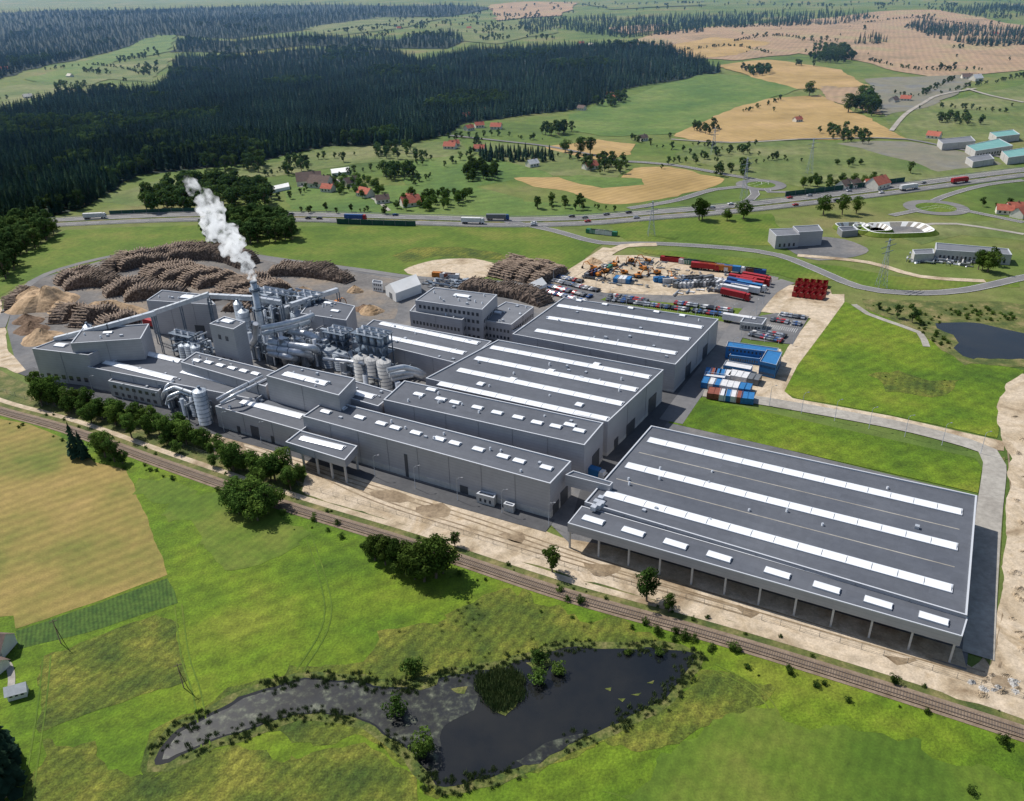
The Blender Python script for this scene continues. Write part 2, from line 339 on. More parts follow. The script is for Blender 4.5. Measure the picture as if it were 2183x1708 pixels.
for q in (([(860,1462),(900,1448),(930,1440),(925,1455),(890,1468)]),([(1120,1418),(1170,1402),(1180,1415),(1140,1428)]),([(960,1470),(1000,1462),(990,1480)]),([(1345,1480),(1362,1476),(1358,1486)]),([(1300,1468),(1312,1465),(1310,1474)]),([(1320,1490),(1335,1488),(1330,1496)]),([(1378,1455),(1392,1452),(1388,1460)])): sheet('reed_islet',q,'sedge',5,jit=3,smooth=True)
sheet('verge',[(-200,780),(0,790),(80,830),(200,850),(470,960),(640,1020),(800,1095),(1100,1180),(1500,1300),(2183,1520),(2400,1590),(2400,1650),(2183,1575),(1800,1447),(1500,1357),(1200,1275),(900,1170),(600,1080),(350,993),(150,920),(0,875),(-200,840)],'verge',2,jit=1)
sheet('dirt_ground',[(-100,640),(0,640),(20,750),(100,800),(300,850),(460,905),(640,945),(1215,1150),(1400,1200),(2045,1400),(2075,1420),(2100,1400),(2183,1100),(2300,1100),(2300,1600),(2183,1532),(2060,1490),(1700,1374),(1300,1254),(1000,1166),(850,1116),(700,1070),(640,1048),(655,1010),(600,985),(480,948),(440,928),(300,888),(200,852),(60,805),(0,780),(-100,770)],'dirt',3,jit=1.8)
for c_ in ([(790,1050),(840,1045),(880,1065),(850,1075)],[(450,940),(500,935),(530,965),(470,968)],[(1060,1140),(1130,1145),(1110,1165)],[(880,1080),(960,1075),(970,1100),(900,1100)],[(1560,1290),(1620,1300),(1600,1320)],[(1880,1400),(1950,1415),(1900,1420)],[(1250,1200),(1330,1215),(1290,1232)],[(2120,1440),(2170,1460),(2130,1475)]):
    sheet('muddy_puddle',c_,'mud',4,jit=3.5,smooth=True)
# plant yard
sheet('yard_pavement',[(30,640),(60,600),(240,550),(400,533),(540,543),(620,555),(760,573),(880,590),(990,598),(1180,600),(1290,545),(1370,545),(1560,570),(1660,592),(1655,605),(1620,670),(1570,730),(1500,830),(1430,900),(2095,1060),(2060,1430),(1900,1375),(1215,1160),(1173,1118),(750,1003),(640,955),(460,915),(180,832),(60,795),(30,760),(15,700)],'asph',4)
sheet('log_yard',[(40,650),(70,600),(240,552),(400,536),(540,546),(620,560),(760,580),(860,600),(840,680),(740,690),(620,640),(330,660),(120,720),(40,690)],'yard',5,jit=1)
sheet('dirt_yard',[(1215,590),(1290,545),(1370,545),(1450,560),(1560,580),(1600,600),(1560,625),(1440,632),(1290,625),(1200,600)],'dirt',5,jit=.6)
sheet('dirt_apron',[(1215,1150),(1300,1165),(2050,1385),(2060,1425),(1900,1380),(1215,1170)],'dirt',5)
sheet('gravel_patch',[(860,575),(930,555),(1010,552),(1070,572),(1040,590),(920,600),(890,590)],'dirt',5,jit=1,smooth=True)
sheet('grass_patch',[(1478,843),(1500,850),(2080,978),(2093,1000),(2085,1052),(1425,902)],'grass',6)
sheet('lawn',[(1800,645),(1830,655),(1900,680),(1990,700),(2040,760),(2183,790),(2180,815),(2140,840),(2125,935),(1900,885),(1700,850),(1672,838),(1690,790)],'grass',5,jit=.6)
sheet('scrub_patch',[(1840,800),(1900,790),(1960,810),(2050,815),(2040,840),(1960,850),(1880,830)],'rough',6,jit=5)
sheet('sandy_road',[(1770,628),(1800,628),(1800,645),(1760,700),(1700,780),(1672,835),(1690,850),(1900,888),(2140,942),(2140,962),(2110,960),(1900,912),(1640,850),(1620,850),(1680,740)],'dirt',6)
sheet('gravel_lot',[(1660,605),(1770,618),(1775,635),(1735,680),(1620,665)],'dirt',6)
sheet('container_yard',[(1545,740),(1665,745),(1670,790),(1620,855),(1490,838),(1500,815)],'dirt',6)
sheet('car_park',[(1655,668),(1725,675),(1690,735),(1600,725),(1560,715),(1590,680)],'asph',7)
sheet('dirt_road',[(2183,800),(2260,800),(2300,1100),(2300,1500),(2183,1480),(2125,1400),(2140,1200),(2150,980),(2125,880),(2150,820)],'dirt',6,jit=2)
sheet('grass_strip',[(1580,690),(1600,660),(1290,635),(1280,640),(1560,690)],'lawn',6)
sheet('grass_strip',[(2110,1420),(2095,1400),(2130,980),(2142,975),(2138,1100),(2118,1395)],'verge',7)
c=road('service_road',[(1500,838),(1640,858),(1900,905),(2060,945),(2105,962),(2120,990),(2108,1100),(2095,1250),(2085,1400)],7,'conc',8,False)
c=road('service_road',[(1430,900),(1480,830),(1545,745),(1580,690),(1640,620),(1680,600)],9,'road',7,False)
c=road('lane_asphalt',[(1260,1100),(1290,1010),(1360,935),(1430,850),(1500,780)],11,'asphd',5,False)
c=road('service_road',[(55,790),(180,835),(460,915),(640,965),(900,1045),(1173,1122)],7,'asphd',6,False)
# wheel ruts on the dirt and tractor lines in the meadow
mb=MB()
for k,px in enumerate(([(300,880),(480,935),(700,1010),(1000,1105),(1250,1190),(1700,1325),(2100,1440)],[(640,990),(800,1065),(1000,1130),(1300,1222),(1600,1310)],[(2150,900),(2165,1100),(2150,1300),(2120,1420)],[(2175,850),(2180,1100),(2165,1350)])):
    c=curve(px,4)
    for d in (-1.,1.): ribbon(mb,offset(c,d),.55,4,0,.02+k*.004)
mb.obj('wheel_ruts',['mud'])
mb=MB()
for k,px in enumerate(([(380,1290),(395,1400),(420,1480),(440,1600)],[(100,1400),(90,1500),(60,1700)],[(650,1120),(700,1300),(640,1430)],[(1520,1420),(1640,1500),(1700,1700)])):
    c=curve(px,3)
    for d in (-.9,.9): ribbon(mb,offset(c,d),.35,2,0,.05+k*.004)
mb.obj('tractor_tracks',['lawn'])
# ---------------- railway
def railway():
    c=curve([(-80,848),(0,876),(150,918),(350,990),(600,1076),(900,1168),(1200,1267),(1500,1351),(1800,1442),(2183,1565),(2400,1635)],2.4)
    mb=MB(); ribbon(mb,c,5.2,3,0,.03); ribbon(mb,c,3.2,4,0,.25)
    for i in range(0,len(c)-1):
        for k in (0,.25,.5,.75):
            p=c[i].lerp(c[i+1],k); t=c[i+1]-c[i]; mb.box(p,math.atan2(t.y,t.x),.26,2.5,.36,.42,2)
    for s in (-.75,.75): 
        o=offset(c,s)
        for i in range(len(o)-1):
            t=o[i+1]-o[i]; mb.box((o[i]+o[i+1])/2,math.atan2(t.y,t.x),t.length,.12,.43,.57,1)
    mb.obj('railway',['ballast','rail','sleep'])
    mb=MB(); ribbon(mb,offset(c,6.),2.4,3,0,.03); mb.obj('dirt_track',['dirt'])
    return c
rail=railway()
# ---------------- upper landscape
up=[('meadow',[(530,520),(640,483),(900,483),(1160,487),(1295,520),(1210,580),(1120,560),(1060,552),(950,548),(880,588),(760,572),(560,545)],'lawn',3),
('meadow',[(-50,600),(40,555),(130,492),(440,478),(445,530),(300,542),(100,590),(60,600),(-50,660)],'lawn',3),
('meadow',[(1350,530),(1700,560),(1790,600),(1660,590),(1560,565),(1380,543)],'lawn',5),
('meadow',[(1300,480),(1640,455),(1660,500),(1640,525),(1500,520),(1330,515)],'lawn',3),
('meadow',[(1700,555),(1900,590),(2183,600),(2183,615),(1900,618),(1830,610),(1760,585)],'lawn',3),
('rough_meadow',[(830,545),(880,528),(980,526),(1060,540),(1130,560),(1060,556),(950,545),(860,560)],'rough',4),
('pasture',[(600,400),(700,395),(1000,395),(1130,430),(1280,440),(1300,462),(1000,465),(700,450),(620,445)],'gfar',1),
('pasture',[(200,430),(320,390),(590,345),(700,310),(980,300),(1000,330),(760,350),(560,380),(450,400),(300,440)],'gpale',1),
('pasture',[(850,350),(980,330),(1100,340),(1180,380),(1090,385),(1000,400),(860,395)],'gfar',1),
('pasture',[(1000,300),(1160,315),(1290,345),(1340,360),(1320,378),(1180,375),(1050,335)],'gpale',1),
('wheat_field',[(1095,381),(1210,379),(1320,383),(1350,360),(1420,356),(1490,372),(1553,383),(1530,397),(1440,420),(1370,434),(1300,437),(1220,412),(1130,395)],'wheatfar',2),
('pasture',[(1190,380),(1240,374),(1370,382),(1380,396),(1290,400),(1220,390)],'gfar',3),
('wheat_field',[(1425,290),(1520,245),(1620,212),(1750,203),(1860,258),(1935,298),(1700,297),(1560,304),(1470,300)],'wheatfar',2),
('wheat_field',[(1160,315),(1280,298),(1352,308),(1345,330),(1290,342),(1200,328)],'wheatfar',2),
('stubble_field',[(1320,100),(1400,70),(1560,55),(1700,45),(1850,28),(2000,22),(2183,55),(2300,60),(2300,170),(2183,150),(2000,168),(1900,150),(1830,130),(1700,115),(1560,130),(1480,125)],'stubble',2),
('wheat_field',[(1530,140),(1640,128),(1790,150),(1850,185),(1700,192),(1600,165)],'wheatfar',3),
('wheat_field',[(1400,105),(1520,80),(1640,92),(1560,120),(1480,128)],'wheatfar',3),
('wheat_field',[(1750,182),(1860,190),(1875,245),(1760,212)],'stubble',3),
('pasture',[(1215,245),(1330,205),(1500,158),(1660,165),(1700,192),(1580,225),(1430,288),(1300,292),(1200,275)],'gfar',2),
('fallow_field',[(1840,170),(2060,160),(2070,180),(1990,225),(1880,250),(1870,200)],'fallow',3),
('pasture',[(1480,310),(1700,300),(1930,305),(2100,330),(2183,360),(1900,395),(1700,400),(1560,375),(1440,330)],'gpale',1),
('fallow_field',[(1780,305),(1935,302),(2060,325),(2140,350),(2000,365),(1900,335)],'fallow',2),
('meadow',[(1940,300),(1880,250),(2000,220),(2183,180),(2300,250),(2183,300)],'gpale',1),
('pasture',[(-80,200),(0,190),(150,160),(240,135),(360,125),(330,175),(230,170),(100,205),(0,230),(-80,240)],'gpale',2),
('pasture',[(60,170),(320,75),(365,75),(365,110),(250,130),(100,185)],'gfar',2),
('pasture',[(640,60),(800,38),(940,40),(870,60),(700,80)],'gpale',2),
('stubble_field',[(1040,12),(1150,5),(1240,8),(1190,35),(1060,45)],'stubble',2),
('wheat_field',[(1300,60),(1420,52),(1400,66),(1330,76)],'stubble',3),
('meadow',[(900,60),(1060,48),(1190,40),(1190,70),(1050,95),(960,85)],'gpale',2),
('meadow',[(1240,8),(1500,3),(1500,14),(1300,22)],'gpale',2),
('meadow',[(1880,500),(1960,475),(2183,470),(2300,480),(2300,530),(2050,500),(1960,520)],'gpale',3)]
for n,p,mt,l in up: sheet(n,p,mt,l,jit=2.2)
sheet('bare_soil',[(1670,515),(1760,505),(1850,530),(1820,550),(1720,552)],'asph',5,jit=1,smooth=True)
sheet('reeds',[(1840,640),(1960,640),(2183,650),(2300,655),(2300,790),(2183,785),(2060,780),(2010,750),(1960,710),(1850,665)],'verge',6,jit=2.5)
sheet('lake',[(1990,692),(2060,690),(2130,700),(2183,712),(2300,730),(2300,775),(2183,768),(2080,768),(2030,745),(2040,725)],'water',7,jit=2.5,smooth=True)
# roads
def hwy():
    c=curve([(-200,495),(0,484),(130,474),(400,463),(640,463),(900,470),(1080,474),(1250,470),(1400,458),(1550,446),(1700,430),(1850,412),(2000,392),(2183,368),(2400,345)],8)
    mb=MB()
    ribbon(mb,offset(c,7.5),10.5,5,0); ribbon(mb,offset(c,-7.5),10.5,5,0); ribbon(mb,c,3.6,4,2)
    for d in (2.8,12.2,-2.8,-12.2): ribbon(mb,offset(c,d),.3,7,1)
    for d in (7.5,-7.5): ribbon(mb,offset(c,d),.25,7,1,dash=(2,1))
    mb.obj('highway',['road','paint','verge'])
    for d in (13.2,-13.2,0):
        o=offset(c,d); b=MB()
        for i in range(len(o)-1):
            t=o[i+1]-o[i]; z=H(*o[i]); b.box((o[i]+o[i+1])/2,math.atan2(t.y,t.x),t.length,.12,z+.5,z+.85,0)
            b.box(o[i],0,.12,.12,z,z+.6,0)
        b.obj('guard_rail',['silver'])
    return c
hw=hwy()
def barrier(name,i0,i1,d,h,mt):
    o=offset(hw,d)[i0:i1]; b=MB()
    for i in range(len(o)-1):
        t=o[i+1]-o[i]; b.box((o[i]+o[i+1])/2,math.atan2(t.y,t.x),t.length-.3,.2,0,h,0); b.box(o[i],0,.35,.35,0,h+.2,1)
    b.obj(name,[mt,'greyp'])
def nearest(u,v):
    p=P(u,v).to_2d(); return min(range(len(hw)),key=lambda i:(hw[i]-p).length)
M['barrier']=mat('noise_barrier_green',[(.02,.07,.05),(.03,.09,.07)],scale=.3)
barrier('noise_barrier',nearest(740,466),nearest(935,470),-15,3.6,'barrier')
barrier('noise_barrier',nearest(1700,430),nearest(1990,395),15,4.,'barrier')
barrier('noise_barrier',nearest(230,468),nearest(440,462),15,3,'barrier')
for px,w_,mt in [([(1080,472),(1180,492),(1280,518),(1400,520),(1560,530),(1660,545),(1740,575),(1830,612),(1930,625),(2050,620),(2183,592),(2300,570)],7,'road'),
 ([(1290,545),(1330,525),(1400,522)],7,'dirt'),([(1180,605),(1240,570),(1300,530)],9,'dirt'),
 ([(540,545),(620,557),(760,575),(880,592),(1000,600)],5,'road'),([(700,585),(560,552),(400,532),(250,545),(100,585),(30,640),(0,700)],5,'road'),
 ([(1340,445),(1440,428),(1520,405),(1600,397),(1630,388),(1560,375),(1430,352),(1330,345)],7,'road'),
 ([(1600,397),(1610,415),(1580,435),(1520,448)],7,'road'),([(1630,388),(1640,410),(1700,410),(1800,405),(2000,385),(2183,362)],6,'road'),
 ([(960,290),(1100,305),(1180,315),(1330,345)],5,'road'),([(1700,298),(1870,295),(1935,298),(2050,320),(2183,345)],5,'road'),
 ([(1900,280),(1930,245),(1970,220),(2000,205),(2080,190)],5,'conc'),([(2060,190),(2110,205),(2183,220)],5,'conc'),
 ([(1900,460),(1960,448),(2000,440),(2060,450),(2183,475)],6,'road'),([(1960,448),(2010,420),(2100,395),(2183,385)],6,'road'),
 ([(1700,545),(1850,560),(1960,590),(2100,600)],5,'dirt'),([(1960,480),(2040,478),(2183,500)],4,'conc'),([(640,400),(700,380),(790,420),(830,450)],3,'conc'),
 ([(1430,298),(1560,305),(1700,298)],4,'conc'),([(1820,650),(1850,670),(1920,695),(1960,710),(1975,740)],3,'conc')]:
    road('country_road',px,w_,mt,8,lines=(mt=='road' and w_>=6))
def ring(name,u,v,r,w_,lay):
    c0=P(u,v); cc=[Vector((c0.x+math.cos(a)*r,c0.y+math.sin(a)*r)) for a in np.linspace(0,2*math.pi,33)]
    mb=MB(); ribbon(mb,cc,w_,lay); mb.face([(c0.x+math.cos(a)*(r-w_/2),c0.y+math.sin(a)*(r-w_/2),H(c0.x,c0.y)+off(c0.x,c0.y,lay)) for a in np.linspace(0,2*math.pi,32)[:-1]],1); mb.obj(name,['road','lawn'])
ring('roundabout',1622,395,15,8,9.5); ring('roundabout',1995,443,17,8,9.5)
# ---------------------------------------------------------------- trees
def conifer(seed,mt,h=20.,layers=10,seg=9):
    random.seed(seed); mb=MB(); mb.cyl((0,0),0,h*.9,.28,1,.05,5)
    for i in range(layers):
        t=i/(layers-1); z=h*(.12+.8*t); r=(1-t)**.75*h*.2+.4
        for k in range(seg):
            a=2*math.pi*(k+R())/seg; rr=r*U(.7,1.2); da=math.pi/seg*1.25
            mb.face([(0,0,z+h*.09),(math.cos(a-da)*rr*.8,math.sin(a-da)*rr*.8,z-h*.02),(math.cos(a)*rr,math.sin(a)*rr,z-h*U(.02,.05)),(math.cos(a+da)*rr*.8,math.sin(a+da)*rr*.8,z-h*.02)],0)
    return mb.mesh('conifer_tree_mesh',[mt,'bark'])
def decid(seed,mt,h=11.,w_=8.,clumps=16,leaves=42,ls=.75,trunk=True):
    random.seed(seed); mb=MB()
    if trunk: mb.tube([(0,0,0),(.1,0,h*.3),(U(-.3,.3),U(-.3,.3),h*.7)],[.35,.26,.1],1,6)
    cs=[]
    for i in range(clumps):
        t=U(0,1); z=h*(.28+.6*t); rad=(w_/2)*math.sin(math.pi*(.18+.72*(1-t)))*U(.35,.95); a=i*2.4+U(-.4,.4)
        cs.append((Vector((math.cos(a)*rad,math.sin(a)*rad,z)),w_*U(.13,.23)))
    cs.append((Vector((0,0,h*.86)),w_*.2)); cs.append((Vector((0,0,h*.5)),w_*.3))
    for p,r in cs:
        if trunk: mb.tube([(0,0,h*.28),p*.6+Vector((0,0,h*.15)),p],[.12,.08,.03],1,4,False)
        for k in range(leaves):
            d=Vector((random.gauss(0,1),random.gauss(0,1),random.gauss(0,1)+.25)).normalized()
            q=p+Vector((d.x*r,d.y*r,d.z*r*.85))*U(.75,1.15)
            n=(d+Vector((U(-1,1),U(-1,1),U(-1,1)))*.55).normalized()
            x=n.cross(Vector((U(-1,1),U(-1,1),U(-1,1)))).normalized(); y=n.cross(x); s=ls*U(.6,1.25)
            mb.face([q-x*s*.6,q-y*s*.4,q+x*s*.6,q+y*s*.4],0)
    return mb.mesh('deciduous_tree_mesh',[mt,'bark'])
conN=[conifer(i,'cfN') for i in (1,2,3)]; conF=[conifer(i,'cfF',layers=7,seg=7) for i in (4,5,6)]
decA=[decid(i,'lfA',U(9,12),U(7,9.5),20,75,.6) for i in (11,12,13,14,15)]
decB=[decid(i,'lfB',12,8,12,26,1.2) for i in (21,22,23)]
bush=[decid(i,'lfA',4.5,6,12,50,.55,False) for i in (31,32)]
def tuft():
    random.seed(77); mb=MB()
    for k in range(60):
        a=U(0,6.28); r=U(0,1.2); x,y=math.cos(a)*r,math.sin(a)*r; h=U(.8,2.); b=U(0,6.28); dx,dy=math.cos(b)*.12,math.sin(b)*.12; lx,ly=U(-.4,.4),U(-.4,.4)
        mb.face([(x-dx,y-dy,0),(x+dx,y+dy,0),(x+lx,y+ly,h)],0)
    return mb.mesh('reed_tuft_mesh',['reed'])
tf=tuft()
random.seed(99)
def scatter(name,pts,protos,hs=(.8,1.2),base=1.):
    if not pts: return
    par=empty(name,tuple(pts[0])); groups=[[] for _ in protos]
    for p in pts: groups[random.randrange(len(protos))].append(p)
    for g,pr in zip(groups,protos):
        if not g: continue
        v=[];f=[]
        for p in g:
            s=base*U(*hs)*(p[3] if len(p)>3 else 1); a=U(0,6.28); i=len(v)
            for k in range(4):
                an=a+k*math.pi/2; v.append((p[0]+math.cos(an)*s*.7071,p[1]+math.sin(an)*s*.7071,p[2]))
            f.append((i,i+1,i+2,i+3))
        me=bpy.data.meshes.new(name+'_points'); me.from_pydata(v,[],f)
        o=link('stand',me,par); o.instance_type='FACES'; o.use_instance_faces_scale=True; o.instance_faces_scale=1; o.show_instancer_for_render=False; o.show_instancer_for_viewport=False
        ch=link('tree',pr); ch.parent=o
def area_pts(px,sp,spk=0,keep=1.,jit=.45,clump=None,gr=.12):
    poly=np.array([(p.x,p.y) for p in (P(*q) for q in px)]); y=poly[:,1].min(); out=[]
    while y<poly[:,1].max():
        s=max(sp,y*spk); xs=np.arange(poly[:,0].min(),poly[:,0].max(),s); xs=xs+np.random.uniform(-jit,jit,len(xs))*s
        ys=y+np.random.uniform(-jit,jit,len(xs))*s; ins=inpoly(xs,ys,poly)&(np.random.rand(len(xs))<keep)
        k=s/sp
        out+=[(float(a),float(b),H(a,b)-.2,1+gr*(k-1)) for a,b in zip(xs[ins],ys[ins]) if clump is None or noise.noise(Vector((a/clump[0],b/clump[0]/1.6,clump[2] if len(clump)>2 else 4)))>clump[1]]
        y+=s*.9
    return out
np.random.seed(3)
def line_pts(px,sp,wd=4.,keep=.85):
    c=curve(px,sp); return [(p.x+U(-wd,wd),p.y+U(-wd,wd),H(p.x,p.y)-.2) for p in c if R()<keep]
forests=[
 [(-120,520),(-100,215),(0,240),(60,228),(130,205),(230,195),(322,195),(360,165),(375,122),(500,122),(650,105),(830,108),(900,130),(1000,108),(1180,102),(1350,98),(1450,112),(1530,148),(1535,156),(1460,168),(1330,192),(1280,217),(1230,234),(1080,252),(985,264),(960,287),(860,310),(700,312),(590,335),(560,345),(300,372),(250,400),(190,440),(80,470)],
 [(-150,140),(-150,45),(0,30),(200,24),(400,18),(700,12),(950,12),(1040,18),(960,36),(820,38),(700,54),(640,66),(500,84),(370,76),(310,84),(60,150),(0,170)],
 [(380,84),(500,90),(640,78),(830,88),(960,70),(990,86),(960,104),(830,104),(650,98),(500,114),(370,112)]]
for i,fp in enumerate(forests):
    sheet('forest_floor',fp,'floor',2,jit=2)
    pts=area_pts(fp,6.,.0062 if i==0 else .0075,.97)
    near=[p for p in pts if p[1]<900 and R()<.93]; far=[p for p in pts if p[1]>=900]
    mix=[p for p in near if noise.noise(Vector((p[0]/60,p[1]/60,2)))>.22 and R()<.5]
    mixf=[p for p in far if noise.noise(Vector((p[0]/140,p[1]/180,8)))>.3 and R()<.4]
    scatter('pine_forest',near,conN+[conN[0]],(.5,.95)); 
    scatter('mixed_woodland',mix,decB,(1.,1.35)); scatter('mixed_woodland',mixf,decB,(.9,1.25))
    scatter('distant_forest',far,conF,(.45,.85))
woods=[([(1190,62),(1190,44),(1280,38),(1500,34),(1700,26),(1850,30),(1850,42),(1780,54),(1600,62),(1450,74),(1330,82)],1),
 ([(1930,60),(1960,46),(2183,66),(2300,76),(2300,107),(2183,97),(2100,104),(1980,80)],1),
 ([(1340,102),(1380,96),(1430,102),(1440,127),(1380,122)],1),([(1700,108),(1800,104),(1830,127),(1790,137),(1730,132)],0),
 ([(1810,84),(1870,79),(1895,94),(1820,97)],1),([(1100,50),(1180,42),(1190,62),(1130,77)],1),
 ([(2000,24),(2183,16),(2300,18),(2300,30),(2100,42)],1)]
for px,k in woods: 
    scatter('woodland',area_pts(px,7,.0075,.95,clump=(130,-.25)),conF if k else decB,(.5,.85),1. if k else 1.5)
groves=[([(435,500),(445,485),(500,465),(600,470),(632,495),(628,512),(560,520),(500,522),(450,532)],5.5,1.,decB),
 ([(300,435),(360,400),(480,392),(570,410),(590,427),(560,445),(430,448),(310,455)],7,1.1,decB),
 ([(0,590),(0,500),(60,480),(110,490),(100,520),(50,550),(20,600)],7,1.1,decB),
 ([(815,375),(880,365),(888,380),(830,387)],7,1.,decB),([(980,368),(1020,354),(1065,363),(1060,385),(1000,388)],7,.9,decA),
 ([(1020,328),(1080,324),(1180,333),(1185,345),(1090,348),(1030,345)],6,.5,conN),([(830,445),(900,420),(990,412),(1010,420),(960,450),(880,455)],8,.8,decA),
 ([(700,395),(760,380),(830,405),(800,425),(720,420)],9,.7,decA),([(1240,358),(1290,342),(1340,350),(1330,370),(1270,372)],9,.8,decB),
 ([(1690,400),(1720,385),(1800,388),(1860,381),(1900,388),(1890,400),(1780,405)],9,.7,decA),([(1820,240),(1850,205),(1870,235),(1865,250)],9,1.4,decB),
 ([(1640,160),(1600,165),(1580,150),(1640,148)],10,1.,decB),([(1260,225),(1330,205),(1340,218),(1300,232)],10,1.,decB),
 ([(1770,352),(1840,347),(1850,354),(1780,362)],9,.7,decA),([(2080,578),(2110,550),(2130,568),(2125,590)],8,1.,decB),
 ([(1150,287),(1215,275),(1225,287),(1170,292)],9,1.1,decB),([(400,355),(520,345),(585,352),(560,370),(480,365)],9,1.1,decB)]
for px,sp,b,pr in groves: 
    scatter('tree_grove',area_pts(px,sp,0,.9),pr,(.7,1.2),b)
belts=[([(80,850),(150,875),(260,905),(380,945),(460,970)],2.6,4.5,.95),([(90,842),(200,880),(330,920),(450,962)],3.,3,.8),([(480,990),(530,1005),(600,1020),(645,1028)],2.6,3.5,.95),([(500,1000),(560,1022),(640,1040)],2.8,3,.85)]
for px,sp,wd,b in belts: scatter('hedgerow',line_pts(px,sp,wd,.95),decA,(.45,1.15),b)
hl=[[(1350,300),(1450,325),(1530,345)],[(1430,350),(1520,335),(1600,310)],[(1530,365),(1650,340)],[(600,430),(680,400),(760,370),(900,350)],[(1450,110),(1560,100),(1640,115)],[(960,300),(1050,290),(1150,300)],[(1560,90),(1660,78),(1760,95)],[(1900,200),(1960,205),(2030,170)],[(1180,180),(1300,170),(1420,165)],[(100,150),(200,140),(320,160)],[(1250,440),(1300,450)],[(700,70),(800,55),(860,62)],[(2100,440),(2183,450)],[(1860,660),(1940,690),(1990,700)],[(1480,310),(1600,330),(1700,345)],[(1660,215),(1590,240)],[(1180,330),(1240,345)],[(2000,200),(2100,180),(2183,165)],[(2000,230),(2150,240)],[(560,380),(640,350),(760,330)],[(880,395),(1000,330),(1020,300)],[(1850,130),(1960,150),(2100,150)],[(640,455),(740,452),(830,455)],[(1400,75),(1500,62),(1640,58)],[(1840,50),(1950,40),(2100,60)],[(1060,48),(1150,38),(1200,36)]]
for px in hl: scatter('hedgerow',line_pts(px,5,4,.75),decB,(.25,.85),.8)
scat=[]
for px,th in (([(620,440),(1280,450),(1300,380),(980,300),(600,340)],.42),([(1300,370),(1900,390),(2183,350),(2183,200),(1500,240)],.46),([(1300,110),(2183,160),(2183,60),(1500,60)],.5),([(-50,240),(40,200),(340,175),(340,90)],.15),([(650,80),(1180,90),(1240,8),(900,30)],.2),([(1650,450),(2183,460),(2183,560),(1850,600)],.45),([(1240,22),(2183,60),(2183,3),(1240,3)],.3),([(1500,240),(1900,240),(1850,130),(1560,130)],.48)):
    scat+=area_pts(px,9,.009,.7,clump=(75,th))
scatter('scattered_woodlots',scat,decB,(.4,1.),1.)
sing=[]
for px in ([(620,440),(1280,450),(1300,380),(980,300),(600,340)],[(1300,370),(1900,390),(2183,350),(2183,200),(1500,240)],[(1300,110),(2183,160),(2183,60),(1500,60)]): sing+=area_pts(px,60,.06,.14)
scatter('scattered_trees',sing,decB,(.3,.9),.9)
scatter('railway_scrub',[(p.x+U(-4,4),p.y+U(-3,3)-5,-.2) for p in offset(rail,-1) if R()<.35],bush,(.12,.5),.8)
scatter('railway_scrub',[(p.x+U(-2,2),p.y+U(-2,2)+4,-.2) for p in offset(rail,1) if R()<.25],bush,(.12,.35),.8)
scatter('reeds',area_pts([(1015,1450),(1060,1428),(1110,1440),(1120,1480),(1090,1505),(1060,1520),(1035,1500)],.8,0,.95),[tf],(.6,1.3),1.)
scatter('shore_reeds',[(p.x+U(-2.4,2.4),p.y+U(-2.4,2.4),0) for p in pc for k in range(8) if noise.noise(Vector((p.x/9,p.y/9,3)))>-.15],[tf],(.3,.8),.8)
scatter('marsh_tussocks',area_pts([(850,1345),(1060,1260),(1160,1295),(1480,1385),(1490,1440),(1300,1375),(1120,1400),(900,1440)],2.4,0,.5,clump=(9,.0)),[tf],(.3,.7),.8)
scatter('lake_reeds',area_pts([(1850,650),(2183,655),(2183,685),(2060,688),(1990,695),(2030,745),(2000,740),(1950,700)],3,0,.6,clump=(18,-.05)),bush,(.2,.5),.9)
scatter('scrub',area_pts([(1840,800),(1960,790),(2050,815),(2030,840),(1900,830)],3,0,.2),bush,(.08,.2),.8)
def T(u,v,s=1.,kind='d'):
    p=P(u,v); me=random.choice(decA if kind=='d' else conN if kind=='c' else bush)
    if kind=='d' and v>950: s*=1.22
    link({'d':'deciduous_tree','c':'conifer_tree','b':'bush'}[kind],me,None,p-Vector((0,0,.15)),U(0,6),(s*U(.92,1.08),s*U(.92,1.08),s))
for u,v,s in [(800,1195,.65),(790,1185,.5),(822,1205,.7),(845,1212,.75),(865,1225,.8),(885,1235,.85),(905,1240,.9),(930,1232,1.05),(945,1222,.9),(860,1205,.75),(885,1215,.8),(915,1215,.9),(812,1190,.6),(835,1196,.6),(495,1085,.75),(510,1095,.85),(530,1105,.85),(550,1110,.8),(570,1095,.8),(590,1080,.7),(520,1080,.85),(545,1085,.9),(505,1070,.7),(560,1075,.7),(1177,1220,.62),(1378,1282,.8),(225,975,.8),(245,985,.7),(262,988,.5),(212,965,.6),(1490,470,1.4),(1497,468,1.2),(1585,467,1.4),(1755,458,1.4),(1795,458,1.3),(1825,455,1.1),(1550,470,.9),(1205,325,1.3),(1238,330,1.5),(1258,330,1.4),(1725,205,2),(1808,240,2),(1835,220,2),(2105,580,1.3),(2085,575,1),(970,1165,.4),(1425,1305,.45),(115,500,1.2),(100,505,1.1)]: T(u,v,s)
for u,v,s in [(165,975,.75),(180,978,.6),(495,985,.35),(8,1660,.8),(20,1640,.8),(5,1610,.8),(30,1680,.7),(12,1700,.9),(25,1620,.6),(-8,1640,.9)]: T(u,v,s,'c')
for u,v,s in [(880,1438,1.),(848,1520,1.),(902,1608,1.2),(1150,1410,.8),(1150,1455,.85),(1190,1435,.7),(1237,1285,.5),(1195,1262,.4),(1210,1280,.35),(1405,1395,.5),(1440,1350,.4),(1905,1455,.5),(2140,1585,.5),(1460,1360,.5),(1480,1365,.4),(1560,1385,.5),(1340,1395,.35),(720,1118,.4),(670,1100,.3),(1400,1350,.5),(1375,1330,.4),(2070,1690,.4)]: T(u,v,s,'b')
